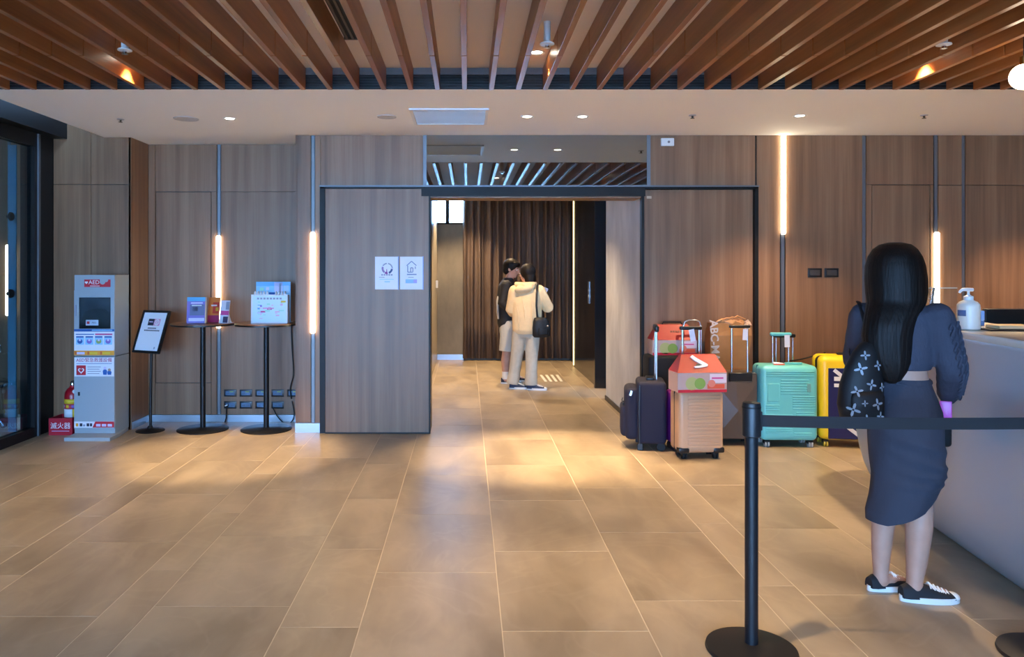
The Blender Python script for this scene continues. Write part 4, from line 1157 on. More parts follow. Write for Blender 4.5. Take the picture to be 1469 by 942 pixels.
# beige hard shell
s = thing('suitcase', 'beige ribbed hard-shell suitcase under the front red gift box', 'suitcase', (1.853, 6.145, 0), R(4))
w, d, h = 0.365, 0.23, 0.54
M_BEI = mat('shell_beige', (196, 154, 118), 0.38)
MB().box((0, 0.0, (h + 0.052) / 2), (w, d, h - 0.052), None, 0.035, 5).build('shell', M_BEI, s)
rb = MB()
for k in range(15):
    z = 0.10 + 0.0288 * k
    rb.box((0.02, -d / 2 - 0.0005, z), (w - 0.10, 0.012, 0.017), None, 0.005, 2)
rb.build('ribs', M_BEI, s)
MB().box((0, -0.0, 0.30), (w + 0.004, 0.016, h - 0.06), None, 0.004, 1).build('zip_band', M_PLK, s)
for sx in (-1, 1):
    MB().box((sx * (w / 2 - 0.04), -d / 2 + 0.03, 0.075), (0.088, 0.07, 0.045), None, 0.012, 2).build('corner_guard', M_PLK, s)
wheels(s, w, d)
handle(s, -0.085, 0.055, d / 2 - 0.03, h - 0.01, 1.03, M_PLK)
luggage_tag(s, -0.02, d / 2 - 0.055, 1.02, 0.045, 0.10, (R(4), R(-12), 0))
def gift_box(label, loc, rz, w, d, hb, ht, hmat, open_handle=True):
    t = thing('gift_box', label, 'box', loc, rz, group='red fruit gift boxes')
    MB().bb(-w / 2, w / 2, -d / 2, d / 2, 0, hb, 0.003, 1).build('carton', mat('carton_print', (190, 160, 150), 0.45), t, smooth=0)
    fy = -d / 2
    flat('print_band', t, -w / 2 + 0.002, w / 2 - 0.002, 0.0, 0.022, M_RED, fy, 0.0012)
    for k, (x, r_, m) in enumerate(((-0.085, 0.052, mat('print_fruit', (176, 176, 110), 0.5)), (-0.02, 0.045, mat('print_leaf', (132, 160, 70), 0.5)), (0.075, 0.03, mat('print_peach', (226, 130, 110), 0.5)))):
        MB().prism([(r_ * math.cos(a * PI / 8), min(r_ * math.sin(a * PI / 8), hb - 0.03)) for a in range(16)], (x, fy - 0.0006 - 0.0007 * k, hb * 0.45), (1, 0, 0), (0, 0, 1), (0, -0.0006, 0)).build('print_fruit', m, t, smooth=0)
    flat('print_panel', t, 0.06, w / 2 - 0.006, hb * 0.48, hb * 0.93, mat('print_blush', (226, 206, 214), 0.5), fy - 0.001, 0.0008)
    flat('print_panel', t, 0.04, w / 2 - 0.02, hb * 0.18, hb * 0.42, mat('print_coral', (220, 90, 60), 0.5), fy - 0.001, 0.0008)
    flat('print_line', t, 0.075, w / 2 - 0.03, hb * 0.68, hb * 0.76, M_PINK, fy - 0.0018, 0.0006)
    # sloped red top
    iw = w * 0.70
    v = [(-w / 2, fy, hb), (w / 2, fy, hb), (w / 2, -fy, hb), (-w / 2, -fy, hb), (-iw / 2, fy * 0.16, hb + ht), (iw / 2, fy * 0.16, hb + ht), (iw / 2, -fy * 0.16, hb + ht), (-iw / 2, -fy * 0.16, hb + ht)]
    MB().add(v, [(0, 1, 5, 4), (1, 2, 6, 5), (2, 3, 7, 6), (3, 0, 4, 7), (4, 5, 6, 7), (3, 2, 1, 0)]).build('lid', mat('carton_red', (182, 26, 22), 0.4), t, smooth=0)
    if open_handle:
        sl = Vector((0, -fy * 0.84, ht)).normalized()
        nrm = Vector((0, -sl.z, sl.y))
        o = Vector((0.0, fy, hb)) + sl * (ht * 0.62) + nrm * 0.003
        pts = [(-0.075, 0.05), (-0.055, 0.065), (-0.02, 0.035), (0.03, 0.0), (0.055, -0.018), (0.05, -0.034), (-0.02, -0.045), (-0.055, -0.046), (-0.062, -0.034), (-0.02, -0.030), (0.012, -0.022), (-0.02, 0.0), (-0.05, 0.022)]
        MB().prism(pts, o, (1, 0, 0), sl, nrm * 0.012).build('handle', hmat, t, smooth=0)
        MB().prism([(-0.05, -0.030), (-0.015, -0.026), (0.01, -0.020), (-0.01, -0.006), (-0.03, -0.006)], o, (1, 0, 0), sl, nrm * 0.002).build('handle_hole', M_BLACK, t, smooth=0)
    else:
        MB().tube([(-0.09, 0, hb + ht - 0.004), (-0.08, 0, hb + ht + 0.02), (0.08, 0, hb + ht + 0.02), (0.09, 0, hb + ht - 0.004)], 0.008, 8).build('handle', hmat, t)
        o = Vector((0.0, fy * 0.60, hb + ht * 0.48)); sl = Vector((0, -fy * 0.84, ht)).normalized(); nrm = Vector((0, -sl.z, sl.y))
        for k in range(5):
            MB().prism([(0, 0), (0.016, 0), (0.016, 0.018), (0, 0.018)], o + nrm * 0.001 + Vector((-0.03 + 0.022 * k, 0, 0)), (1, 0, 0), sl, nrm * 0.001).build('print_letter', mat('deep_red', (110, 20, 24), 0.5), t, smooth=0)
    return t
gift_box('red-topped fruit gift box with white handle on the beige suitcase', (1.845, 6.095, 0.541), R(5), 0.40, 0.21, 0.155, 0.135, M_PAPER)

# black suitcase at the wall with the second gift box
s = thing('suitcase', 'plain black suitcase against the wall under the rear red gift box', 'suitcase', (1.86, 6.86, 0), R(0))
MB().box((0, 0, 0.398), (0.50, 0.25, 0.69), None, 0.03, 4).build('shell', mat('fabric_black', (20, 19, 21), 0.75), s)
MB().box((0, -0.128, 0.30), (0.40, 0.02, 0.36), None, 0.008, 2).build('front_pocket', mat('fabric_black', (20, 19, 21)), s)
wheels(s, 0.50, 0.25)
tb = MB().tube([(0.06, -0.10, 0.73), (0.06, -0.10, 1.0), (0.075, -0.10, 1.045), (0.11, -0.10, 1.06), (0.17, -0.10, 1.06), (0.205, -0.10, 1.045), (0.22, -0.10, 1.0), (0.22, -0.10, 0.73)], 0.0085, 10).build('handle_pole', M_CHROME, s)
gift_box('red-topped fruit gift box with black handle, at the back by the wall', (1.855, 6.885, 0.745), 0, 0.40, 0.195, 0.135, 0.135, M_BLACK, False)

# navy soft suitcase (seen from its side)
s = thing('suitcase', 'navy soft suitcase with front pockets, leftmost of the luggage', 'suitcase', (1.512, 6.50, 0), R(-10))
M_NAV = mat('fabric_navy', (22, 24, 46), 0.8, bump=0.3, bump_scale=500)
MB().box((0.055, 0, 0.315), (0.24, 0.36, 0.52), None, 0.035, 4).build('body', M_NAV, s)
pk = MB(); pk.box((-0.105, 0, 0.30), (0.12, 0.32, 0.44), None, 0.045, 4); pk.build('front_pocket', M_NAV, s)
MB().box((-0.155, 0, 0.235), (0.09, 0.27, 0.27), None, 0.04, 4).build('lower_pocket', M_NAV, s)
MB().tube([(-0.175, -0.14, 0.385), (-0.185, 0, 0.388), (-0.175, 0.14, 0.385)], 0.005, 6).build('zip', M_BLACK, s)
MB().tube([(-0.045, -0.185, 0.06), (-0.048, -0.187, 0.30), (-0.045, -0.183, 0.54)], 0.006, 6).build('piping', M_BLACK, s)
MB().box((-0.115, -0.163, 0.475), (0.022, 0.006, 0.045), (0, R(15), 0), 0.002, 1).build('zip_pull', M_CHROME, s)
MB().box((0.05, 0, 0.585), (0.07, 0.16, 0.022), None, 0.008, 2).build('carry_handle', M_BLACK, s)
for sy in (-1, 1):
    MB().cyl((0.13, sy * 0.15 - 0.012, 0.035), (0.13, sy * 0.15 + 0.012, 0.035), 0.035, n=18).build('wheel', M_RUB, s)
    MB().box((-0.04, sy * 0.15, 0.03), (0.05, 0.03, 0.06), None, 0.006, 1).build('foot', M_PLK, s)
for y in (-0.07, 0.10):
    MB().tube([(0.10, y, 0.56), (0.10, y, 1.0)], 0.0085, 10).build('handle_pole', M_CHROME, s)
MB().box((0.10, 0.015, 1.01), (0.038, 0.235, 0.055), None, 0.015, 3).build('handle_grip', M_PLK, s)

# small pink and purple rucksack squeezed behind the beige case
s = thing('rucksack', 'small pink and purple patterned rucksack between navy and beige suitcases', 'rucksack', (1.748, 6.405, 0), R(6))
MB().box((0, 0, 0.27), (0.085, 0.24, 0.44), None, 0.03, 4).build('body', mat('ruck_purple', (160, 44, 150), 0.6), s)
MB().box((-0.002, -0.09, 0.32), (0.078, 0.10, 0.17), None, 0.03, 3).build('pocket', mat('ruck_pink', (226, 50, 120), 0.55), s)
rc = random.Random(9)
for k in range(14):
    z = rc.uniform(0.08, 0.46); x = rc.uniform(-0.028, 0.028)
    MB().ell((x, -0.121 if not 0.25 < z < 0.40 else -0.141, z), (rc.uniform(0.008, 0.016), 0.003, rc.uniform(0.01, 0.025)), (0, rc.uniform(-1, 1), 0), 10, 6).build('patch', (mat('ruck_pink', (226, 50, 120)), mat('ruck_teal', (70, 120, 190), 0.6), mat('ruck_black', (26, 16, 30), 0.6))[k % 3], s)
MB().ell((-0.01, -0.10, 0.545), (0.042, 0.035, 0.03), (0, R(25), 0), 16, 10).build('pink_pompom', mat('ruck_hot_pink', (240, 60, 140), 0.6), s)
MB().tube([(0.0, 0.06, 0.47), (-0.03, 0.0, 0.56), (-0.035, -0.03, 0.64), (0.0, -0.02, 0.69), (0.03, 0.03, 0.62), (0.03, 0.06, 0.48)], 0.007, 6).build('strap', mat('strap_tan', (150, 110, 84), 0.7), s)
MB().box((0.0, 0, 0.02), (0.07, 0.2, 0.06), None, 0.015, 2).build('foot', mat('ruck_black', (26, 16, 30)), s)

# dark brown faceted suitcase
s = thing('suitcase', 'dark brown faceted hard-shell suitcase with raised handle, beside the teal one', 'suitcase', (2.30, 6.625, 0), 0)
M_BRN = mat('shell_brown', (84, 72, 64), 0.32)
w, d, h = 0.38, 0.26, 0.625
MB().box((0, 0.005, (h + 0.055) / 2), (w, d - 0.02, h - 0.055), None, 0.022, 3).build('shell', M_BRN, s)
fq = MB()
zc = [0.07, 0.245, 0.42, 0.56]
xa = w / 2 - 0.012
def facet(p, q, r_, c):  # triangle with depth
    pass
pts = [(-xa, -d / 2 + 0.006, 0.07), (xa, -d / 2 + 0.006, 0.07), (xa, -d / 2 + 0.006, 0.545), (-xa, -d / 2 + 0.006, 0.545), (0.0, -d / 2 - 0.04, 0.31), (-xa, -d / 2 + 0.004, 0.31), (xa, -d / 2 + 0.004, 0.31), (0, -d / 2 - 0.004, 0.545), (0, -d / 2 - 0.004, 0.07)]
fq.add(pts, [(4, 5, 0), (4, 0, 8), (4, 8, 1), (4, 1, 6), (4, 6, 2), (4, 2, 7), (4, 7, 3), (4, 3, 5)])
fo = fq.build('facets', M_BRN, s, smooth=0)
MB().box((0.04, -d / 2 + 0.02, 0.59), (0.20, 0.04, 0.075), None, 0.006, 1).build('handle_well', M_PLK, s)
MB().bb(-0.05, 0.13, -d / 2 - 0.002, -d / 2 + 0.01, 0.548, 0.553).build('well_rim', M_CHROME, s, smooth=0)
for sx in (-1, 1):
    MB().box((sx * 0.125 - 0.02 * (sx < 0) + 0.035 * (sx > 0), -d / 2 + 0.03, h - 0.004), (0.05, 0.03, 0.012), None, 0.003, 1).build('top_trim', M_CHROME, s)
wheels(s, w, d)
handle(s, -0.028, 0.108, -d / 2 + 0.035, 0.56, 1.02, M_PLK, r=0.008, grip_h=0.024)
luggage_tag(s, 0.083, -d / 2 + 0.012, 1.0, 0.042, 0.095, (R(3), R(2), 0))

# black case behind with paper bag on top
s = thing('suitcase', 'black suitcase behind the brown one, carrying the paper bag', 'suitcase', (2.36, 6.90, 0))
MB().box((0, 0, 0.325), (0.46, 0.20, 0.54), None, 0.03, 3).build('shell', mat('fabric_black', (20, 19, 21)), s)
MB().box((0, -0.103, 0.26), (0.34, 0.014, 0.28), None, 0.006, 1).build('front_pocket', mat('fabric_black', (20, 19, 21)), s)
wheels(s, 0.46, 0.20)
pb = thing('paper_bag', 'brown kraft paper bag with white ABC-MART lettering among the luggage', 'bag', (2.36, 6.91, 0.596), R(0))
M_KR = mat('kraft_paper', (168, 116, 66), 0.65, noise_amt=0.08, noise_scale=15)
def bagring(z, w, d, dx, jit):
    return [(-w + dx, -d, z), (w + dx, -d + jit, z), (w + dx + jit, d, z), (-w + dx, d - jit, z)]
bgm = MB()
lv = [(0.0, 0.165, 0.075, -0.015, 0.0), (0.15, 0.175, 0.08, 0.0, 0.004), (0.32, 0.185, 0.075, 0.012, -0.006), (0.43, 0.18, 0.06, 0.02, 0.008)]
for L_ in lv: bgm.v += bagring(*L_)
for j in range(3):
    for i in range(4):
        i2 = (i + 1) % 4; bgm.f.append((4 * j + i, 4 * j + i2, 4 * j + 4 + i2, 4 * j + 4 + i))
bgm.f.append((3, 2, 1, 0))
ob = bgm.build('bag', M_KR, pb, smooth=0); ob.modifiers.new('t', 'SOLIDIFY').thickness = 0.002
text('bag_text', 'ABC-MART', 0.10, mat('bag_white', (206, 196, 190), 0.5), pb, (-0.135, -0.0815, 0.215), (R(89), R(90) - R(3.5), 0), ext=0.001, bold=0.0022)
# crumpled wrap at the bag top
rc = random.Random(4)
cw = MB(); cw.ell((0.04, 0.0, 0.415), (0.145, 0.065, 0.05), None, 18, 10)
cw.v = [(x + rc.uniform(-0.018, 0.018), y + rc.uniform(-0.018, 0.018), z + rc.uniform(-0.02, 0.02)) for x, y, z in cw.v]
cw.build('crumpled_wrap', mat('wrap_film', (206, 150, 100), 0.25), pb, smooth=0)
cw = MB(); cw.ell((0.165, -0.03, 0.405), (0.045, 0.05, 0.05), None, 12, 8)
cw.v = [(x + rc.uniform(-0.012, 0.012), y + rc.uniform(-0.012, 0.012), z + rc.uniform(-0.012, 0.012)) for x, y, z in cw.v]
cw.build('crumpled_wrap', mat('wrap_pale', (226, 190, 160), 0.25), pb, smooth=0)
for k in range(3):
    MB().tube([(-0.10 + 0.05 * k, -0.03, 0.44), (-0.02 + 0.05 * k, -0.05, 0.475 + 0.01 * k), (0.10 + 0.03 * k, -0.03, 0.465)], [0.006, 0.008, 0.004], 6).build('paper_fold', mat('wrap_film', (206, 150, 100)), pb)

# teal suitcase
s = thing('suitcase', 'teal hard-shell suitcase with ribbed blocks and teal handle', 'suitcase', (2.735, 6.56, 0), R(-2))
w, d, h = 0.475, 0.27, 0.695
M_TEA = mat('shell_teal', (106, 196, 196), 0.35)
MB().box((0, 0, (h + 0.06) / 2), (w, d, h - 0.06), None, 0.045, 5).build('shell', M_TEA, s)
rb = MB()
fy = -d / 2
def block(x0, x1, z0, z1, nrib):
    for k in range(nrib):
        z = z0 + (z1 - z0) * (k + 0.5) / nrib
        rb.box(((x0 + x1) / 2, fy - 0.0005, z), (x1 - x0, 0.009, (z1 - z0) / nrib * 0.55), None, 0.002, 1)
block(-0.20, 0.20, 0.60, 0.655, 3)
block(-0.08, 0.155, 0.45, 0.585, 6)
block(0.02, 0.21, 0.325, 0.445, 6)
block(-0.205, -0.09, 0.315, 0.37, 3)
block(-0.20, 0.02, 0.20, 0.29, 4)
block(-0.20, 0.02, 0.12, 0.17, 3)
block(0.03, 0.18, 0.10, 0.135, 2)
block(0.05, 0.20, 0.23, 0.31, 4)
rb.build('ribs', M_TEA, s)
MB().box((-0.14, fy - 0.0005, 0.47), (0.10, 0.008, 0.15), None, 0.003, 1).build('flat_block', M_TEA, s)
MB().box((0.155, fy - 0.002, 0.51), (0.035, 0.008, 0.07), None, 0.003, 1).build('badge', mat('teal_badge', (130, 190, 184), 0.25, 0.3), s)
MB().box((0, 0, 0.375), (w + 0.004, 0.012, h - 0.07), None, 0.004, 1).build('zip_band', mat('teal_dark', (60, 120, 120), 0.5), s)
wheels(s, w, d, m=mat('wheel_grey', (176, 176, 172), 0.5))
handle(s, -0.09, 0.045, 0.02, h - 0.01, 0.95, M_TEA, r=0.0075)
luggage_tag(s, 0.022, -0.008, 0.945, 0.045, 0.105, (R(3), R(-2), 0))
MB().box((-0.075, -0.06, h + 0.012), (0.085, 0.03, 0.018), (0, R(6), 0), 0.004, 1).build('airline_label', M_PAPER, s)
MB().box((-0.07, -0.075, h + 0.004), (0.09, 0.02, 0.012), None, 0.003, 1).build('airline_label', mat('label_orange', (224, 90, 50), 0.5), s)
MB().box((0.07, -0.02, h + 0.008), (0.15, 0.03, 0.018), None, 0.007, 2).build('carry_handle', M_TEA, s)
# dark case behind the teal one
s = thing('suitcase', 'dark suitcase hidden behind the teal one, only its raised handle showing', 'suitcase', (2.84, 6.88, 0))
MB().box((0, 0, 0.34), (0.44, 0.22, 0.57), None, 0.03, 3).build('shell', mat('fabric_black', (20, 19, 21)), s)
MB().box((0, -0.113, 0.28), (0.34, 0.014, 0.30), None, 0.006, 1).build('front_pocket', mat('fabric_black', (20, 19, 21)), s)
wheels(s, 0.44, 0.22)
handle(s, -0.065, 0.085, -0.05, 0.60, 0.915, M_PLK)

# yellow suitcase with navy flag panel
s = thing('suitcase', 'yellow suitcase with a navy and white flag panel, rightmost of the luggage', 'suitcase', (3.245, 6.56, 0), R(-8))
w, d, h = 0.46, 0.27, 0.775
M_YLW = mat('shell_yellow', (242, 204, 36), 0.32)
MB().box((0, -0.07, (h + 0.06) / 2), (w, d * 0.48, h - 0.06), None, 0.055, 6).build('front_shell', M_YLW, s)
MB().box((0, 0.075, (h + 0.06) / 2), (w, d * 0.48, h - 0.06), None, 0.055, 6).build('rear_shell', M_YLW, s)
MB().box((0, 0.0, (h + 0.06) / 2), (w - 0.012, d * 0.5, h - 0.075), None, 0.05, 5).build('zip_band', M_BLACK, s)
fy = -0.07 - d * 0.24
MB().box((0.015, fy, 0.375), (w - 0.10, 0.012, 0.60), None, 0.005, 1).build('flag_panel', mat('flag_navy', (26, 30, 84), 0.4), s)
def stripe(x0, z0, x1, z1, wd, m, name='flag_stripe'):
    L_ = math.hypot(x1 - x0, z1 - z0); a = math.atan2(z1 - z0, x1 - x0)
    MB().box(((x0 + x1) / 2, fy - 0.0075, (z0 + z1) / 2), (L_, 0.003, wd), (0, -a, 0)).build(name, m, s, smooth=0)
M_FW = mat('flag_white', (226, 226, 226), 0.4)
stripe(-0.09, 0.24, 0.11, 0.085, 0.03, M_FW); stripe(-0.12, 0.66, 0.12, 0.46, 0.03, M_FW)
stripe(-0.12, 0.585, -0.05, 0.585, 0.035, M_FW); stripe(-0.12, 0.53, -0.06, 0.53, 0.03, M_FW); stripe(0.0, 0.375, 0.17, 0.375, 0.06, M_FW); stripe(0.0, 0.375, 0.17, 0.375, 0.035, mat('flag_red', (190, 30, 40), 0.4), 'flag_cross')
wheels(s, w, d, m=mat('wheel_yellow', (206, 176, 60), 0.5))
MB().box((0.03, -0.02, h + 0.012), (0.18, 0.035, 0.022), None, 0.008, 2).build('carry_handle', M_BLACK, s)
MB().box((0.09, -0.05, h + 0.016), (0.07, 0.03, 0.01), (0, R(-8), 0), 0.003, 1).build('luggage_tag', M_PAPER, s)
cable('thin black strap lying over the tops of the teal and yellow suitcases', [(2.83, 6.72, 0.70), (2.95, 6.73, 0.715), (3.06, 6.72, 0.745), (3.14, 6.66, 0.783)], 0.006)['category'] = 'strap'

# projected logo light on the corridor floor, painted as white stripes
for k in range(4):
    Yb, Yt = 1636.5 / (547 - 388), 1636.5 / (537.5 - 388)
    xb, xt = PX(783 + 7.6 * k, Yb), PX(776 + 7.6 * k, Yt)
    st = MB().prism([(xb - 0.018, Yb), (xb + 0.018, Yb), (xt + 0.018, Yt), (xt - 0.018, Yt)], (0, 0, 0.0), (1, 0, 0), (0, 1, 0), (0, 0, 0.0012)).build('floor_mark', mat('floor_mark_white', (236, 232, 224), 0.5), smooth=0)
    tag(st, '%s short white slanted stripe from the left on the corridor floor' % ord_[k], 'floor mark', 'slanted white floor stripes')
# light switch in the corridor, lift call plate
tag(MB().bb(-0.02, 0.02, -0.01, 0, -0.06, 0.06, 0.003, 1).build('wall_switch', M_PLW, loc=(-0.485, 12.2, 1.28)), 'small pale switch on the corridor left wall', 'switch')
t = thing('lift_call_plate', 'slim steel lift call plate on the dark corridor wall', 'call plate', (1.668, 10.4, 1.05))
MB().bb(-0.006, 0, -0.05, 0.05, 0, 0.30, 0.002, 1).build('plate', M_STEEL, t)
for z in (0.10, 0.18):
    MB().cyl((-0.006, 0, z), (-0.012, 0, z), 0.018, n=14).build('button', M_PLW, t)
# ================================================================== PEOPLE
def head_shape(mb, c, face, s=1.0, tilt=0.0):
    """skull, jaw, nose, brow, ears in a head frame whose +x is the face direction"""
    q = MB()
    q.ell((-0.005, 0, 0.02), (0.098, 0.077, 0.098), None, 20, 14)
    q.ell((0.03, 0, -0.045), (0.062, 0.056, 0.072), None, 16, 12)
    q.ell((0.055, 0, -0.088), (0.032, 0.032, 0.024), None, 12, 8)
    q.tube([(0.088, 0, 0.012), (0.100, 0, -0.012), (0.108, 0, -0.032)], [0.010, 0.012, 0.015], 10, round_caps=True)
    q.ell((0.078, 0, 0.026), (0.016, 0.05, 0.012), None, 12, 8)
    q.ell((0.082, 0, -0.062), (0.012, 0.026, 0.007), None, 10, 6)
    q.ell((0.081, 0, -0.072), (0.012, 0.022, 0.008), None, 10, 6)
    for sy in (-1, 1):
        q.ell((-0.008, sy * 0.078, -0.012), (0.018, 0.009, 0.032), (0, R(-12), R(-18) * sy), 10, 8)
        q.ell((0.055, sy * 0.042, -0.03), (0.028, 0.022, 0.025), None, 10, 8)
    m = Matrix.Translation(Vector(c)) @ Matrix.Rotation(face, 4, 'Z') @ Matrix.Rotation(tilt, 4, 'Y')
    mb.add([m @ (Vector(v) * s) for v in q.v], q.f)
    return m
def face_parts(parent, m, s=1.0):
    for sy in (-1, 1):
        e = MB(); e.ell((0.084, sy * 0.031, 0.0), (0.010, 0.013, 0.008), None, 12, 8)
        e.v = [m @ (Vector(v) * s) for v in e.v]; e.build('eye', mat('eye_white', (222, 216, 210), 0.2), parent)
        e = MB(); e.ell((0.0915, sy * 0.031, 0.0), (0.004, 0.006, 0.006), None, 10, 6)
        e.v = [m @ (Vector(v) * s) for v in e.v]; e.build('iris', mat('eye_dark', (30, 20, 16), 0.2), parent)
        e = MB(); e.tube([(0.088, sy * 0.014, 0.021), (0.091, sy * 0.032, 0.026), (0.082, sy * 0.05, 0.021)], [0.003, 0.004, 0.002], 6)
        e.v = [m @ (Vector(v) * s) for v in e.v]; e.build('eyebrow', M_HAIR, parent)
    e = MB(); e.ell((0.090, 0, -0.067), (0.008, 0.022, 0.008), None, 12, 6)
    e.v = [m @ (Vector(v) * s) for v in e.v]; e.build('lips', mat('lips', (176, 96, 90), 0.45), parent)

def hand_shape(mb, wrist, d, nrm, side, s=1.0, curl=0.5):
    """palm and five fingers; d = direction wrist->fingers, nrm = back-of-hand normal, side=+1/-1 thumb side"""
    d = Vector(d).normalized(); nrm = Vector(nrm); nrm = (nrm - d * nrm.dot(d)).normalized(); sd = d.cross(nrm) * side
    w = Vector(wrist)
    mb.tube([w - d * 0.03, w + d * 0.02, w + d * 0.06 * s, w + d * 0.088 * s], [0.024 * s, 0.030 * s, 0.040 * s, 0.036 * s], 14, flat=0.42, up=tuple(sd), round_caps=True)
    for k, (off, L_) in enumerate(((0.030, 0.066), (0.010, 0.074), (-0.010, 0.070), (-0.029, 0.054))):
        p = w + d * 0.085 * s + sd * off * s
        a = 0.0; pts = [p]; dirv = d.copy()
        for seg, f in enumerate((0.45, 0.32, 0.23)):
            a += curl * (0.6 if seg == 0 else 0.75)
            dirv = d * math.cos(a) - nrm * math.sin(a)
            p = p + dirv * (L_ * f * 1.05 * s); pts.append(p)
        mb.tube(pts, [0.0095 * s, 0.009 * s, 0.008 * s, 0.007 * s], 8, round_caps=True)
    p0 = w + d * 0.03 * s + sd * 0.026 * s
    p1 = p0 + (d * 0.6 + sd * 0.75 - nrm * 0.3).normalized() * 0.036 * s
    p2 = p1 + (d * 0.85 + sd * 0.25 - nrm * 0.5).normalized() * 0.030 * s
    p3 = p2 + (d * 0.85 - sd * 0.1 - nrm * 0.5).normalized() * 0.024 * s
    mb.tube([p0, p1, p2, p3], [0.014 * s, 0.012 * s, 0.010 * s, 0.008 * s], 8, round_caps=True)

def sneaker(parent, heel, yaw, L_, upper, name='shoe', stripes=None):
    """low canvas shoe: heel point on the floor, yaw = toe direction"""
    m = Matrix.Translation(Vector(heel)) @ Matrix.Rotation(yaw, 4, 'Z')
    def T(q): q.v = [m @ Vector(v) for v in q.v]; return q
    k = L_ / 0.26
    def outline(g):
        pts = []
        for i in range(28):
            a = 2 * PI * i / 28
            x = 0.13 + (0.13 + g) * math.cos(a)
            wd = 0.034 + 0.014 * (0.5 + 0.5 * math.sin((x - 0.06) / 0.2 * PI - 0.6))
            y = (wd + g) * math.copysign(abs(math.sin(a)) ** 0.75, math.sin(a))
            pts.append((x * k, y * k))
        return pts
    so = MB().prism(outline(0.002), (0, 0, 0.0), (1, 0, 0), (0, 1, 0), (0, 0, 0.026 * k))
    sh = T(so).build(name, mat('sole_white', (226, 226, 222), 0.55), parent)
    up = MB()
    secs = [(0.004, 0.028, 0.066), (0.03, 0.036, 0.078), (0.075, 0.037, 0.080), (0.115, 0.039, 0.074), (0.16, 0.043, 0.058), (0.205, 0.043, 0.044), (0.24, 0.033, 0.034), (0.257, 0.012, 0.026)]
    n = 14
    for x, wd, hh in secs:
        for i in range(n):
            a = PI * i / (n - 1)
            up.v.append((x * k, wd * k * math.cos(a), (0.018 + (hh - 0.018) * max(0.0, math.sin(a)) ** 0.7) * k))
    for j in range(len(secs) - 1):
        for i in range(n - 1):
            up.f.append((j * n + i, j * n + i + 1, (j + 1) * n + i + 1, (j + 1) * n + i))
    for j in (0, len(secs) - 1): up.f.append(tuple(range(j * n, j * n + n)))
    T(up).build('upper', upper, sh)
    tc = MB().ell((0.236 * k, 0, 0.022 * k), (0.026 * k, 0.036 * k, 0.019 * k), None, 16, 8)
    T(tc).build('toe_cap', mat('sole_white', (226, 226, 222)), sh)
    lc = MB()
    for i in range(5):
        x = (0.125 + 0.018 * i) * k; z = (0.078 - 0.0075 * i) * k
        lc.tube([(x, -0.026 * k, z - 0.012 * k), (x + 0.006 * k, 0, z + 0.002 * k), (x + 0.012 * k, 0.026 * k, z - 0.012 * k)], 0.0035 * k, 6)
        lc.tube([(x + 0.012 * k, -0.026 * k, z - 0.014 * k), (x + 0.006 * k, 0, z + 0.003 * k), (x, 0.026 * k, z - 0.012 * k)], 0.0035 * k, 6)
    lc.tube([(0.12 * k, 0, 0.085 * k), (0.115 * k, -0.02 * k, 0.092 * k), (0.13 * k, -0.034 * k, 0.075 * k)], 0.0035 * k, 6)
    T(lc).build('laces', mat('lace_white', (230, 228, 222), 0.7), sh)
    return sh

def knit(name, rgb, scale=90):
    m = bpy.data.materials.new(name); m.use_nodes = True
    nt = m.node_tree; N = nt.nodes; L = nt.links
    b = N['Principled BSDF']; b.inputs['Roughness'].default_value = 0.85
    b.inputs['Base Color'].default_value = (*lin(rgb), 1)
    tc = N.new('ShaderNodeTexCoord')
    mp = N.new('ShaderNodeVectorMath'); mp.operation = 'MULTIPLY'; mp.inputs[1].default_value = (scale, scale, scale * 0.35)
    L.new(tc.outputs['Object'], mp.inputs[0])
    n = N.new('ShaderNodeTexNoise'); n.inputs['Scale'].default_value = 1.0; n.inputs['Detail'].default_value = 3
    L.new(mp.outputs[0], n.inputs['Vector'])
    bp = N.new('ShaderNodeBump'); bp.inputs['Strength'].default_value = 0.5; bp.inputs['Distance'].default_value = 0.004
    L.new(n.outputs['Fac'], bp.inputs['Height']); L.new(bp.outputs['Normal'], b.inputs['Normal'])
    MATS[name] = m
    return m

def hair_mat():
    m = bpy.data.materials.new('hair_strands'); m.use_nodes = True
    nt = m.node_tree; N = nt.nodes; L = nt.links
    b = N['Principled BSDF']; b.inputs['Roughness'].default_value = 0.55; b.inputs['Specular IOR Level'].default_value = 0.25
    tc = N.new('ShaderNodeTexCoord')
    mp = N.new('ShaderNodeVectorMath'); mp.operation = 'MULTIPLY'; mp.inputs[1].default_value = (150, 150, 6)
    L.new(tc.outputs['Object'], mp.inputs[0])
    n = N.new('ShaderNodeTexNoise'); n.inputs['Scale'].default_value = 1.0; n.inputs['Detail'].default_value = 2
    L.new(mp.outputs[0], n.inputs['Vector'])
    cr = N.new('ShaderNodeValToRGB'); e = cr.color_ramp.elements
    e[0].position = 0.35; e[0].color = (*lin((9, 6, 5)), 1); e[1].position = 0.7; e[1].color = (*lin((26, 17, 13)), 1)
    L.new(n.outputs['Fac'], cr.inputs[0]); L.new(cr.outputs[0], b.inputs['Base Color'])
    bp = N.new('ShaderNodeBump'); bp.inputs['Strength'].default_value = 0.5; bp.inputs['Distance'].default_value = 0.004
    L.new(n.outputs['Fac'], bp.inputs['Height']); L.new(bp.outputs['Normal'], b.inputs['Normal'])
    return m
M_STR = hair_mat()

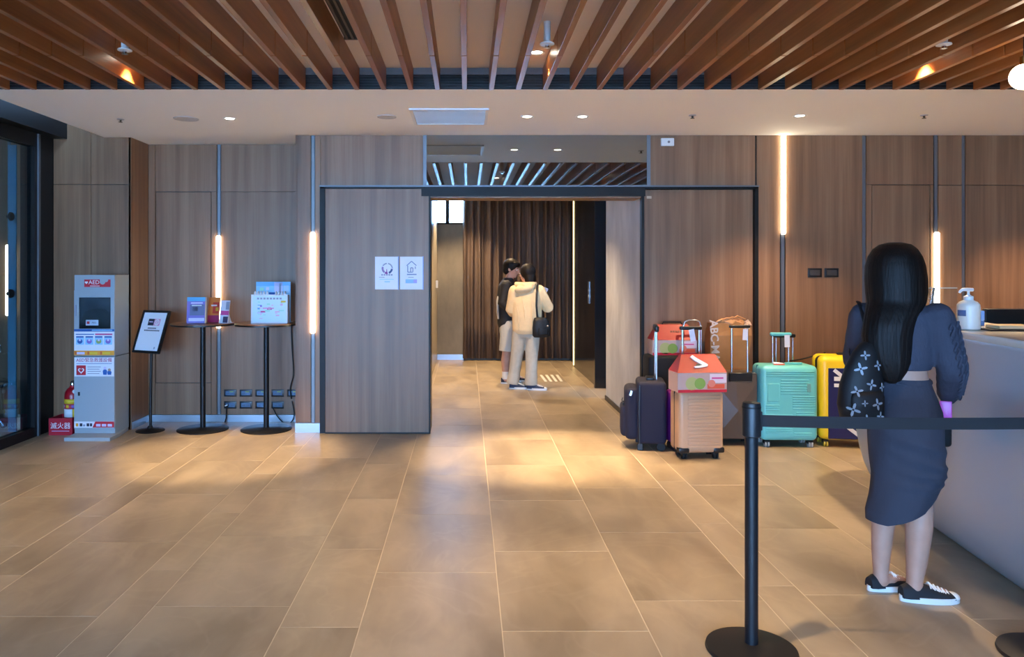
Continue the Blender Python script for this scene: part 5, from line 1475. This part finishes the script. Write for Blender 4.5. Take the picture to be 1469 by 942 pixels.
# ---------------------------------------------------------------- woman at the desk
ox, oy = 2.017, 3.557
bd = MB()
TA = R(-36)      # torso right axis
hd = Vector((0.005, 0.03, 1.495))
hm = head_shape(bd, hd, R(35), 0.98)
bd.tube([(0.0, 0.01, 1.30), (0.0, 0.015, 1.36), (0.002, 0.022, 1.44)], [0.058, 0.05, 0.048], 16)
bd.rings([(0.015, 0.0, 0.84, 0.135, 0.11, R(-45)), (0.01, 0.0, 0.94, 0.128, 0.10, R(-42)), (0.008, 0.0, 1.03, 0.112, 0.085, TA), (0.0, 0.0, 1.12, 0.125, 0.088, TA), (-0.005, 0.0, 1.23, 0.14, 0.09, TA), (-0.005, 0.0, 1.30, 0.13, 0.075, TA), (-0.005, 0.005, 1.335, 0.07, 0.055, TA)], 28)
shR = Vector((0.125, -0.095, 1.285)); elR = Vector((0.185, -0.10, 1.055)); wrR = Vector((0.262, 0.045, 0.905))
shL = Vector((-0.115, 0.085, 1.28)); elL = Vector((-0.10, 0.20, 1.05)); wrL = Vector((0.06, 0.30, 1.05))
bd.tube([shR, (shR + elR) / 2, elR, (elR * 0.6 + wrR * 0.4), wrR], [0.05, 0.045, 0.040, 0.036, 0.025], 14, round_caps=True)
bd.tube([shL, (shL + elL) / 2, elL, (elL * 0.6 + wrL * 0.4), wrL], [0.05, 0.045, 0.040, 0.036, 0.025], 14, round_caps=True)
hand_shape(bd, wrR, (-0.12, 0.1, -1.0), (0.5, -0.8, 0), 1, 0.92, 0.65)
hand_shape(bd, wrL, (1.0, 0.25, -0.05), (0, 0, 1), 1, 0.92, 0.3)
# legs: (hip, knee, calf, ankle, heel)
bd.tube([(0.045, -0.045, 0.86), (0.062, -0.055, 0.48), (0.052, -0.075, 0.33), (0.036, -0.085, 0.18), (0.022, -0.092, 0.085), (0.02, -0.092, 0.05)], [0.088, 0.060, 0.058, 0.045, 0.034, 0.036], 18, round_caps=True)
bd.tube([(-0.025, 0.035, 0.86), (-0.036, 0.03, 0.48), (-0.058, 0.022, 0.33), (-0.07, 0.018, 0.18), (-0.074, 0.015, 0.085), (-0.074, 0.015, 0.05)], [0.076, 0.054, 0.052, 0.042, 0.033, 0.036], 18, round_caps=True)
bd.tube([(0.01, -0.092, 0.045), (0.08, -0.094, 0.04), (0.15, -0.098, 0.032)], [0.030, 0.032, 0.024], 12, flat=0.9, round_caps=True)
bd.tube([(-0.082, 0.015, 0.045), (-0.02, 0.025, 0.04), (0.04, 0.035, 0.032)], [0.030, 0.032, 0.024], 12, flat=0.9, round_caps=True)
wom = bd.skin('person', M_SKIN, None, 0.0055, 4, loc=(ox, oy, 0))
tag(wom, 'woman with long dark hair standing at the reception desk, back turned', 'person')
face_parts(wom, hm, 0.98)
# sweater
M_KN = knit('grey_knit', (58, 60, 74), 110)
sw = MB()
sw.rings([(0.004, 0.0, 1.042, 0.128, 0.10, TA), (0.002, 0.0, 1.09, 0.142, 0.106, TA), (0.0, 0.0, 1.16, 0.152, 0.108, TA), (-0.003, 0.0, 1.24, 0.165, 0.108, TA), (-0.004, 0.0, 1.30, 0.165, 0.095, TA), (-0.004, 0.005, 1.335, 0.125, 0.080, TA), (-0.002, 0.010, 1.362, 0.072, 0.066, TA)], 36)
def arm(mb, a, b_, c, r0, r1, r2, r3):
    pts = []; rr = []
    for k in range(9):
        s_ = k / 8; pts.append(a.lerp(b_, s_)); rr.append((r0 + (r1 - r0) * s_) * (1 + 0.02 * math.sin(k * 2.1)))
    for k in range(1, 9):
        s_ = k / 8; pts.append(b_.lerp(c, s_)); rr.append((r1 + (r2 - r1) * s_) * (1 + 0.03 * math.sin(k * 2.7)))
    rr[-1] = r3
    sm = [pts[0]] + [(pts[i - 1] + pts[i] * 2 + pts[i + 1]) / 4 for i in range(1, len(pts) - 1)] + [pts[-1]]
    mb.tube(sm, rr, 18, round_caps=True)
    return sm
armp = arm(sw, shR, elR, wrR, 0.070, 0.061, 0.048, 0.040)
arm(sw, shL, elL, wrL, 0.068, 0.060, 0.046, 0.036)
swo = sw.skin('sweater', M_KN, wom, 0.0065, 5)
# cable braids down the sleeve
for off, nm in ((Vector((0.75, -0.66, 0)), 'cable_braid'), (Vector((0.15, -0.99, 0)), 'cable_braid')):
    br = MB(); off = off.normalized()
    for ph in (0, PI):
        pts = []
        N_ = 70
        for i in range(N_):
            f = 1.0 + (len(armp) - 3.2) * i / (N_ - 1)
            k = int(f); p = armp[k].lerp(armp[min(k + 1, len(armp) - 1)], f - k)
            t = (armp[min(k + 1, len(armp) - 1)] - armp[k - 1]).normalized()
            o2 = (off - t * off.dot(t)).normalized(); sd = t.cross(o2)
            rad = 0.068 - 0.020 * i / N_
            a = i * 0.55 + ph
            pts.append(p + o2 * (rad + 0.002 + 0.005 * math.cos(a)) + sd * (0.011 * math.sin(a)))
        br.tube(pts, 0.0065, 6)
    br.build(nm, M_KN, swo)
# skirt with slanted drapes
M_SK = knit('skirt_knit', (50, 52, 64), 70)
def sk_fold(th, i, z):
    s_ = ((math.degrees(th) + 130) % 360) / 165.0
    dr = 0.0
    if s_ < 1.0:
        for zc, am, wd in ((0.47, 0.07, 0.014), (0.53, 0.09, 0.017), (0.60, 0.10, 0.018), (0.69, 0.08, 0.022)):
            dr += 0.060 * math.sin(PI * s_) ** 0.8 * math.exp(-((z - (zc + am * (0.6 - s_) * 1.5)) / wd) ** 2)
    return 1.0 + dr + 0.020 * math.sin(3 * th + z * 16) * max(0, min(1, (0.95 - z) * 3)) + 0.012 * math.sin(7 * th - z * 22)
sk = MB()
rings_ = []
for z, cx, cy, a, b_, an in ((0.335, -0.012, -0.02, 0.132, 0.11, -20), (0.38, 0.0, -0.02, 0.146, 0.115, -20), (0.45, 0.016, -0.02, 0.150, 0.12, -22), (0.55, 0.032, -0.02, 0.154, 0.125, -25), (0.66, 0.034, -0.01, 0.156, 0.132, -30), (0.76, 0.028, -0.005, 0.158, 0.136, -34), (0.85, 0.018, 0.0, 0.160, 0.134, -38), (0.92, 0.006, 0.0, 0.150, 0.122, -40), (0.975, 0.006, 0.0, 0.132, 0.106, -38), (1.0, 0.006, 0.0, 0.124, 0.098, -37)):
    rings_.append((cx, cy, z, a, b_, R(an)))
fine = []
for i in range(len(rings_) - 1):
    for k in range(8):
        s_ = k / 8; fine.append(tuple(rings_[i][j] * (1 - s_) + rings_[i + 1][j] * s_ for j in range(6)))
fine.append(rings_[-1])
sk.rings(fine, 96, sk_fold)
# slant the hem: lower at the left, lifted at the right
sk.v = [(x, y, z + (0.11 * max(0.0, (x + 0.10)) / 0.25) * max(0, 1 - (z - 0.335) / 0.30)) for x, y, z in sk.v]
sk.build('skirt', M_SK, wom, smooth=80)
MB().tube([(0.006 + 0.128 * math.cos(a) * math.cos(TA) - 0.102 * math.sin(a) * math.sin(TA), 0.128 * math.cos(a) * math.sin(TA) + 0.102 * math.sin(a) * math.cos(TA), 0.985 + 0.012 * math.sin(a * 2)) for a in [k * 2 * PI / 28 for k in range(29)]], 0.006, 8).build('waist_cord', M_SK, wom)
# hair
hr = MB()
H = [(1.632, -0.006, 0.018, 0.03, 0.03), (1.622, -0.006, 0.016, 0.068, 0.066), (1.60, -0.008, 0.015, 0.094, 0.092), (1.565, -0.010, 0.012, 0.114, 0.112), (1.52, -0.010, 0.010, 0.126, 0.122), (1.46, -0.010, 0.005, 0.130, 0.122), (1.40, -0.012, -0.005, 0.129, 0.112), (1.355, -0.022, -0.022, 0.122, 0.095), (1.31, -0.050, -0.045, 0.116, 0.085), (1.26, -0.075, -0.060, 0.108, 0.078), (1.20, -0.090, -0.068, 0.103, 0.072), (1.14, -0.090, -0.072, 0.098, 0.066), (1.08, -0.085, -0.078, 0.084, 0.056), (1.04, -0.080, -0.082, 0.064, 0.044), (1.0, -0.078, -0.084, 0.038, 0.03), (0.985, -0.078, -0.084, 0.014, 0.014)]
H = H[::-1]
def hfold(th, i, z):
    lo = max(0.0, min(1.0, (1.6 - z) / 0.3))
    return 1 + 0.45 * lo * (0.022 * math.sin(13 * th + 3 * z) + 0.016 * math.sin(29 * th + 9 * z) + 0.010 * math.sin(47 * th))
fine = []
for i in range(len(H) - 1):
    for k in range(3):
        s_ = k / 3
        q = [H[i][j] * (1 - s_) + H[i + 1][j] * s_ for j in range(5)]
        fine.append((q[1], q[2], q[0], q[3], q[4], R(-20)))
q = H[-1]; fine.append((q[1], q[2], q[0], q[3], q[4], R(-20)))
hr.rings(fine, 128, hfold)
hr.build('hair', M_STR, wom, smooth=80)
sneaker(wom, (-0.045, -0.092, 0), R(-3), 0.258, mat('canvas_black', (24, 25, 30), 0.75))
sneaker(wom, (-0.135, 0.012, 0), R(10), 0.245, mat('canvas_black', (24, 25, 30)))
# pink phone in her hand
pp = thing('phone', 'pink phone held low in the hand of the woman at the desk', 'phone', (ox + 0.222, oy + 0.0, 0.795), R(242))
MB().box((0, 0, 0.045), (0.012, 0.05, 0.10), None, 0.004, 2).build('body', mat('phone_pink', (228, 90, 190), 0.3), pp)
MB().box((-0.0065, 0, 0.045), (0.001, 0.044, 0.088)).build('screen', M_BLACK, pp, smooth=0)
# shoulder bag with white flowers
M_BAGB = mat('bag_black', (12, 12, 16), 0.6)
bgp = Vector((ox - 0.205, oy - 0.06, 0.80))
sb = thing('shoulder_bag', 'black rucksack with white flower print on the back of the woman', 'bag', tuple(bgp))
bm_ = MB()
bm_.rings([(0.0, 0, 0.0, 0.075, 0.045, R(8)), (0.0, 0, 0.02, 0.098, 0.062, R(8)), (-0.004, 0, 0.09, 0.108, 0.070, R(8)), (0.002, 0, 0.18, 0.102, 0.066, R(8)), (0.014, 0, 0.26, 0.088, 0.058, R(8)), (0.028, 0, 0.325, 0.068, 0.046, R(8)), (0.040, 0, 0.365, 0.045, 0.032, R(8)), (0.045, 0, 0.378, 0.02, 0.015, R(8))], 32)
bo = bm_.build('body', M_BAGB, sb, smooth=70)
MB().rings([(0.002, -0.052, 0.015, 0.068, 0.022, R(8)), (0.0, -0.060, 0.03, 0.080, 0.028, R(8)), (0.0, -0.060, 0.13, 0.080, 0.028, R(8)), (0.002, -0.054, 0.155, 0.068, 0.018, R(8))], 28).build('front_pocket', M_BAGB, sb, smooth=70)
bvh = BVHTree.FromPolygons([v.co.copy() for v in bo.data.vertices], [tuple(p.vertices) for p in bo.data.polygons])
pk_ = sb.children[1]
bvh2 = BVHTree.FromPolygons([v.co.copy() for v in pk_.data.vertices], [tuple(p.vertices) for p in pk_.data.polygons])
rc = random.Random(2)
M_FLW = mat('flower_white', (146, 152, 162), 0.5)
for k, (fx_, fz_, fs) in enumerate(((-0.03, 0.255, 0.030), (-0.055, 0.155, 0.028), (-0.075, 0.075, 0.032), (0.012, 0.185, 0.026), (0.03, 0.10, 0.028), (-0.02, 0.035, 0.022), (0.05, 0.27, 0.024), (0.045, 0.045, 0.022), (-0.005, 0.315, 0.022), (0.07, 0.17, 0.022), (-0.03, 0.105, 0.015))):
    best = None
    for bv in (bvh, bvh2):
        hit = bv.ray_cast(Vector((fx_, -0.5, fz_)), Vector((0, 1, 0)))
        if hit[0] is not None and (best is None or hit[0].y < best[0].y): best = hit
    if not best: continue
    p, nn = best[0], best[1]
    if nn.y > 0: nn = -nn
    ux = Vector((0, 0, 1)).cross(nn).normalized(); uy = nn.cross(ux)
    pl = []
    rot = rc.uniform(-0.3, 0.3)
    for i in range(32):
        a = 2 * PI * i / 32; r_ = fs * (0.20 + 0.80 * abs(math.cos(2 * a)) ** 3.2)
        pl.append((r_ * math.cos(a + rot), r_ * math.sin(a + rot)))
    MB().prism(pl, p - nn * -0.0015, ux, uy, nn * 0.0012).build('flower_print', M_FLW, sb, smooth=0)
    MB().prism([(fs * 0.16 * math.cos(i * PI / 4), fs * 0.16 * math.sin(i * PI / 4)) for i in range(8)], p + nn * 0.0028, ux, uy, nn * 0.001).build('flower_centre', M_BAGB, sb, smooth=0)
MB().tube([(0.045, 0.02, 0.37), (0.05, 0.06, 0.46), (0.06, 0.12, 0.535), (0.075, 0.17, 0.55)], 0.012, 8, flat=0.35).build('strap', M_BAGB, sb)
MB().tube([(0.02, 0.04, 0.03), (0.06, 0.12, 0.12), (0.045, 0.2, 0.30), (0.07, 0.2, 0.50)], 0.010, 8, flat=0.35).build('strap', M_BAGB, sb)
# dark pouch hanging on her far side
po = thing('pouch', 'small black pouch hanging between the woman and the desk', 'bag', (ox + 0.245, oy + 0.10, 0.66))
MB().box((0, 0, 0.07), (0.09, 0.10, 0.14), None, 0.018, 3).build('body', M_BAGB, po)
MB().tube([(-0.03, 0, 0.13), (-0.035, 0.01, 0.24), (-0.05, -0.02, 0.26)], 0.006, 6).build('strap', M_BAGB, po)

# ---------------------------------------------------------------- man in the corridor
mx_, my_ = 0.555, 10.2
bd = MB()
hm2 = head_shape(bd, (0.045, 0.0, 1.525), R(-12), 1.02, R(12))
bd.tube([(0.0, 0, 1.34), (0.015, 0, 1.40), (0.03, 0, 1.47)], [0.066, 0.056, 0.054], 14)
bd.rings([(-0.01, 0, 0.76, 0.10, 0.145, 0), (-0.01, 0, 0.86, 0.105, 0.155, 0), (-0.01, 0, 1.0, 0.095, 0.14, 0), (-0.015, 0, 1.2, 0.105, 0.165, 0), (-0.015, 0, 1.32, 0.085, 0.165, 0), (-0.005, 0, 1.38, 0.055, 0.08, 0)], 24)
for sy, el, wr in ((-1, (-0.06, -0.235, 1.08), (0.10, -0.215, 0.93)), (1, (-0.02, 0.235, 1.08), (0.16, 0.16, 0.98))):
    a = Vector((-0.015, sy * 0.175, 1.31)); el = Vector(el); wr = Vector(wr)
    bd.tube([a, (a + el) / 2, el, (el + wr) / 2, wr], [0.055, 0.047, 0.042, 0.036, 0.026], 12, round_caps=True)
    hand_shape(bd, wr, (1, 0, -0.5), (0, sy, 0.3), -sy, 1.0, 0.5)
for sy, fx_ in ((-1, -0.02), (1, 0.06)):
    bd.tube([(-0.005, sy * 0.08, 0.82), (0.01 + fx_, sy * 0.09, 0.46), (fx_ - 0.01, sy * 0.09, 0.30), (fx_ - 0.01, sy * 0.09, 0.10), (fx_ - 0.01, sy * 0.09, 0.05)], [0.092, 0.064, 0.062, 0.042, 0.042], 14, round_caps=True)
    bd.tube([(fx_ - 0.02, sy * 0.09, 0.05), (fx_ + 0.12, sy * 0.1, 0.035)], [0.036, 0.028], 10, round_caps=True)
man = bd.skin('person', M_SKIN, None, 0.008, 3, loc=(mx_, my_, 0), rot=(0, 0, R(-8)))
tag(man, 'man in black jacket and pale shorts facing the woman in the corridor', 'person')
face_parts(man, hm2, 1.02)
hq = MB(); hq.ell((-0.02, 0, 0.035), (0.108, 0.092, 0.102), (0, R(-14), 0), 24, 14)
hq.ell((-0.055, 0, -0.03), (0.062, 0.080, 0.065), None, 18, 10); hq.ell((0.045, 0, 0.07), (0.062, 0.078, 0.042), (0, R(22), 0), 18, 10)
hq.v = [hm2 @ (Vector(v) * 1.02) for v in hq.v]
hq.skin('hair', M_STR, man, 0.008, 4)
jk = MB()
jk.rings([(-0.01, 0, 0.74, 0.125, 0.175, 0), (-0.015, 0, 0.80, 0.135, 0.185, 0), (-0.02, 0, 0.95, 0.135, 0.185, 0), (-0.022, 0, 1.15, 0.135, 0.195, 0), (-0.02, 0, 1.30, 0.115, 0.195, 0), (-0.01, 0, 1.37, 0.08, 0.11, 0), (0.0, 0, 1.405, 0.065, 0.068, 0)], 30)
for sy, el, wr in ((-1, (-0.06, -0.235, 1.08), (0.10, -0.215, 0.93)), (1, (-0.02, 0.235, 1.08), (0.16, 0.16, 0.98))):
    a = Vector((-0.015, sy * 0.175, 1.30)); el = Vector(el); wr = Vector(wr)
    jk.tube([a, (a + el) / 2, el, (el + wr) / 2, wr - (wr - el) * 0.1], [0.078, 0.070, 0.066, 0.058, 0.046], 14, round_caps=True)
jo = jk.skin('jacket', mat('jacket_black', (26, 26, 30), 0.7), man, 0.009, 4)
MB().rings([(-0.122, -0.02, 0.86, 0.024, 0.13, 0), (-0.132, -0.02, 0.95, 0.026, 0.15, 0), (-0.134, -0.02, 1.1, 0.024, 0.15, 0), (-0.128, -0.02, 1.16, 0.018, 0.11, 0)], 20).build('white_panel', mat('jacket_white', (206, 198, 186), 0.7), jo)
sr = MB()
for sy, fx_ in ((-1, -0.01), (1, 0.03)):
    sr.tube([(-0.005, sy * 0.08, 0.84), (0.0, sy * 0.085, 0.62), (fx_, sy * 0.09, 0.43)], [0.105, 0.108, 0.112], 18)
sr.rings([(-0.01, 0, 0.66, 0.11, 0.17, 0), (-0.01, 0, 0.80, 0.118, 0.17, 0), (-0.01, 0, 0.88, 0.112, 0.155, 0)], 24)
sr.skin('shorts', mat('shorts_grey', (190, 184, 170), 0.75), man, 0.009, 3)
for sy, fx_ in ((-1, -0.02), (1, 0.06)):
    MB().tube([(fx_ - 0.01, sy * 0.09, 0.06), (fx_ - 0.01, sy * 0.09, 0.16)], [0.047, 0.050], 16).build('sock', mat('sock_white', (220, 214, 204), 0.8), man)
    sneaker(man, (fx_ - 0.075, sy * 0.09, 0), R(6), 0.28, mat('canvas_navy', (30, 34, 48), 0.7))

# ---------------------------------------------------------------- woman in the cream hoodie
wx_, wy_ = 0.715, 9.65
bd = MB()
hm3 = head_shape(bd, (0.045, 0.03, 1.47), R(140), 0.97, R(4))
bd.tube([(0.05, 0.0, 1.28), (0.05, 0.01, 1.34), (0.048, 0.02, 1.42)], [0.058, 0.05, 0.048], 14)
bd.rings([(0.045, 0, 0.74, 0.145, 0.10, R(6)), (0.045, 0, 0.84, 0.15, 0.105, R(6)), (0.045, 0, 0.98, 0.12, 0.09, R(6)), (0.045, 0, 1.15, 0.15, 0.095, R(6)), (0.045, 0, 1.26, 0.15, 0.08, R(6)), (0.045, 0.0, 1.32, 0.07, 0.055, R(6))], 24)
aR = Vector((0.20, 0.02, 1.24)); eR = Vector((0.315, 0.05, 1.03)); wR = Vector((0.255, 0.24, 1.14))
aL = Vector((-0.11, -0.01, 1.24)); eL = Vector((-0.155, 0.02, 1.0)); wL = Vector((-0.10, 0.18, 0.93))
for a, el, wr in ((aR, eR, wR), (aL, eL, wL)):
    bd.tube([a, (a + el) / 2, el, (el + wr) / 2, wr], [0.05, 0.043, 0.04, 0.034, 0.025], 12, round_caps=True)
hand_shape(bd, wR, (0.15, 0.3, 0.8), (0.9, 0.2, 0), 1, 0.9, 0.5)
hand_shape(bd, wL, (0.5, 0.8, -0.2), (-0.6, 0.4, 0.2), 1, 0.9, 0.5)
for (hx, kx, kz, ax, ay) in ((-0.035, -0.085, 0.44, -0.135, 0.02), (0.125, 0.10, 0.44, 0.09, -0.06)):
    bd.tube([(hx, 0, 0.78), (kx, ay * 0.5, kz), ((kx + ax) / 2, ay, 0.26), (ax, ay, 0.08), (ax, ay, 0.05)], [0.085, 0.056, 0.05, 0.036, 0.036], 14, round_caps=True)
    bd.tube([(ax, ay, 0.045), (ax + 0.10, ay - 0.01, 0.035)], [0.032, 0.026], 10, round_caps=True)
wm2 = bd.skin('person', M_SKIN, None, 0.008, 3, loc=(wx_, wy_, 0))
tag(wm2, 'woman in cream hoodie and pale trousers seen from behind in the corridor', 'person')
face_parts(wm2, hm3, 0.97)
hq = MB(); hq.ell((-0.02, 0, 0.02), (0.106, 0.098, 0.108), (0, R(-12), 0), 24, 14)
hq.ell((-0.05, 0, -0.075), (0.075, 0.086, 0.105), None, 20, 12)
hq.v = [hm3 @ (Vector(v) * 0.97) for v in hq.v]
hq.skin('hair', M_STR, wm2, 0.008, 4)
hoodm = mat('hoodie_cream', (226, 196, 150), 0.85, noise_amt=0.04, noise_scale=25)
jk = MB()
jk.rings([(0.045, 0, 0.70, 0.165, 0.125, R(6)), (0.045, 0, 0.75, 0.185, 0.14, R(6)), (0.045, 0, 0.90, 0.19, 0.14, R(6)), (0.045, 0, 1.10, 0.19, 0.135, R(6)), (0.045, 0, 1.24, 0.175, 0.115, R(6)), (0.045, 0, 1.31, 0.11, 0.09, R(6)), (0.045, 0, 1.345, 0.07, 0.07, R(6))], 30)
for a, el, wr, r_ in ((aR, eR, wR, 0.078), (aL, eL, wL, 0.074)):
    jk.tube([a, (a + el) / 2, el, (el + wr) / 2, wr - (wr - el) * 0.08], [r_ + 0.004, r_, r_ - 0.002, r_ - 0.008, 0.046], 14, round_caps=True)
jo = jk.skin('hoodie', hoodm, wm2, 0.009, 4)
hk = MB(); hk.ell((0.0, -0.10, 1.27), (0.125, 0.065, 0.055), (R(-20), R(-8), 0), 20, 12)
hk.tube([(-0.085, 0.05, 1.33), (-0.075, -0.06, 1.32), (0.0, -0.115, 1.315), (0.11, -0.08, 1.325), (0.15, 0.04, 1.335)], [0.03, 0.038, 0.042, 0.038, 0.03], 12, round_caps=True)
hk.skin('hood', hoodm, jo, 0.008, 4)
for k, (x0, z0, x1, z1) in enumerate(((-0.03, 1.18, 0.02, 0.80), (0.08, 1.15, 0.10, 0.78), (-0.09, 1.05, -0.07, 0.76))):
    MB().tube([(x0, -0.132, z0), ((x0 + x1) / 2 + 0.01, -0.139, (z0 + z1) / 2), (x1, -0.134, z1)], [0.004, 0.012, 0.005], 8, flat=0.8).build('fold', hoodm, jo)
tr_ = MB()
for (hx, kx, ax, ay) in ((-0.035, -0.085, -0.135, 0.02), (0.125, 0.10, 0.09, -0.06)):
    tr_.tube([(hx, 0, 0.82), (hx * 0.5 + kx * 0.5, ay * 0.3, 0.60), (kx, ay * 0.6, 0.40), ((kx + ax) / 2, ay, 0.22), (ax, ay, 0.06)], [0.100, 0.090, 0.078, 0.074, 0.084], 20)
tr_.rings([(0.045, 0, 0.66, 0.15, 0.11, R(6)), (0.045, 0, 0.76, 0.168, 0.122, R(6)), (0.045, 0, 0.86, 0.155, 0.11, R(6))], 26)
tr_.skin('trousers', mat('trousers_grey', (186, 176, 158), 0.8, noise_amt=0.05, noise_scale=20), wm2, 0.009, 3)
sneaker(wm2, (-0.18, 0.015, 0), R(-8), 0.255, mat('canvas_blue', (44, 54, 78), 0.7))
sneaker(wm2, (0.035, -0.065, 0), R(-10), 0.255, mat('canvas_blue', (44, 54, 78)))
hbg = thing('shoulder_bag', 'small black shoulder bag on the woman in the cream hoodie', 'bag', (wx_ + 0.215, wy_ - 0.13, 0.665))
MB().rings([(0, 0, 0, 0.09, 0.04, R(10)), (0, 0, 0.02, 0.112, 0.055, R(10)), (0, 0, 0.12, 0.115, 0.058, R(10)), (-0.005, 0, 0.20, 0.10, 0.048, R(10)), (-0.01, 0, 0.245, 0.08, 0.035, R(10)), (-0.01, 0, 0.25, 0.05, 0.02, R(10))], 28).build('body', M_BAGB, hbg, smooth=70)
MB().rings([(0.02, -0.05, 0.03, 0.06, 0.02, R(10)), (0.02, -0.056, 0.05, 0.066, 0.024, R(10)), (0.02, -0.054, 0.12, 0.062, 0.022, R(10))], 20).build('pocket', M_BAGB, hbg, smooth=70)
MB().tube([(-0.05, -0.01, 0.24), (-0.065, -0.035, 0.40), (-0.06, -0.022, 0.54), (-0.045, 0.06, 0.645), (-0.03, 0.13, 0.66)], 0.013, 8, flat=0.4).build('strap', M_BAGB, hbg)
MB().cyl((0.07, -0.062, 0.15), (0.072, -0.07, 0.15), 0.012, n=12).build('buckle', M_CHROME, hbg)
ph2 = thing('phone', 'phone with lit blue screen in the hand of the corridor woman', 'phone', (wx_ + 0.285, wy_ + 0.255, 1.14), R(-20))
MB().box((0, 0, 0.07), (0.07, 0.009, 0.145), (R(-15), R(20), 0), 0.003, 1).build('body', mat('phone_case', (150, 170, 210), 0.3), ph2)
MB().box((0, 0.0058, 0.071), (0.062, 0.001, 0.13), (R(-15), R(20), 0)).build('screen', emitter('phone_screen', (0.45, 0.65, 1.0), 1.5), ph2, smooth=0)
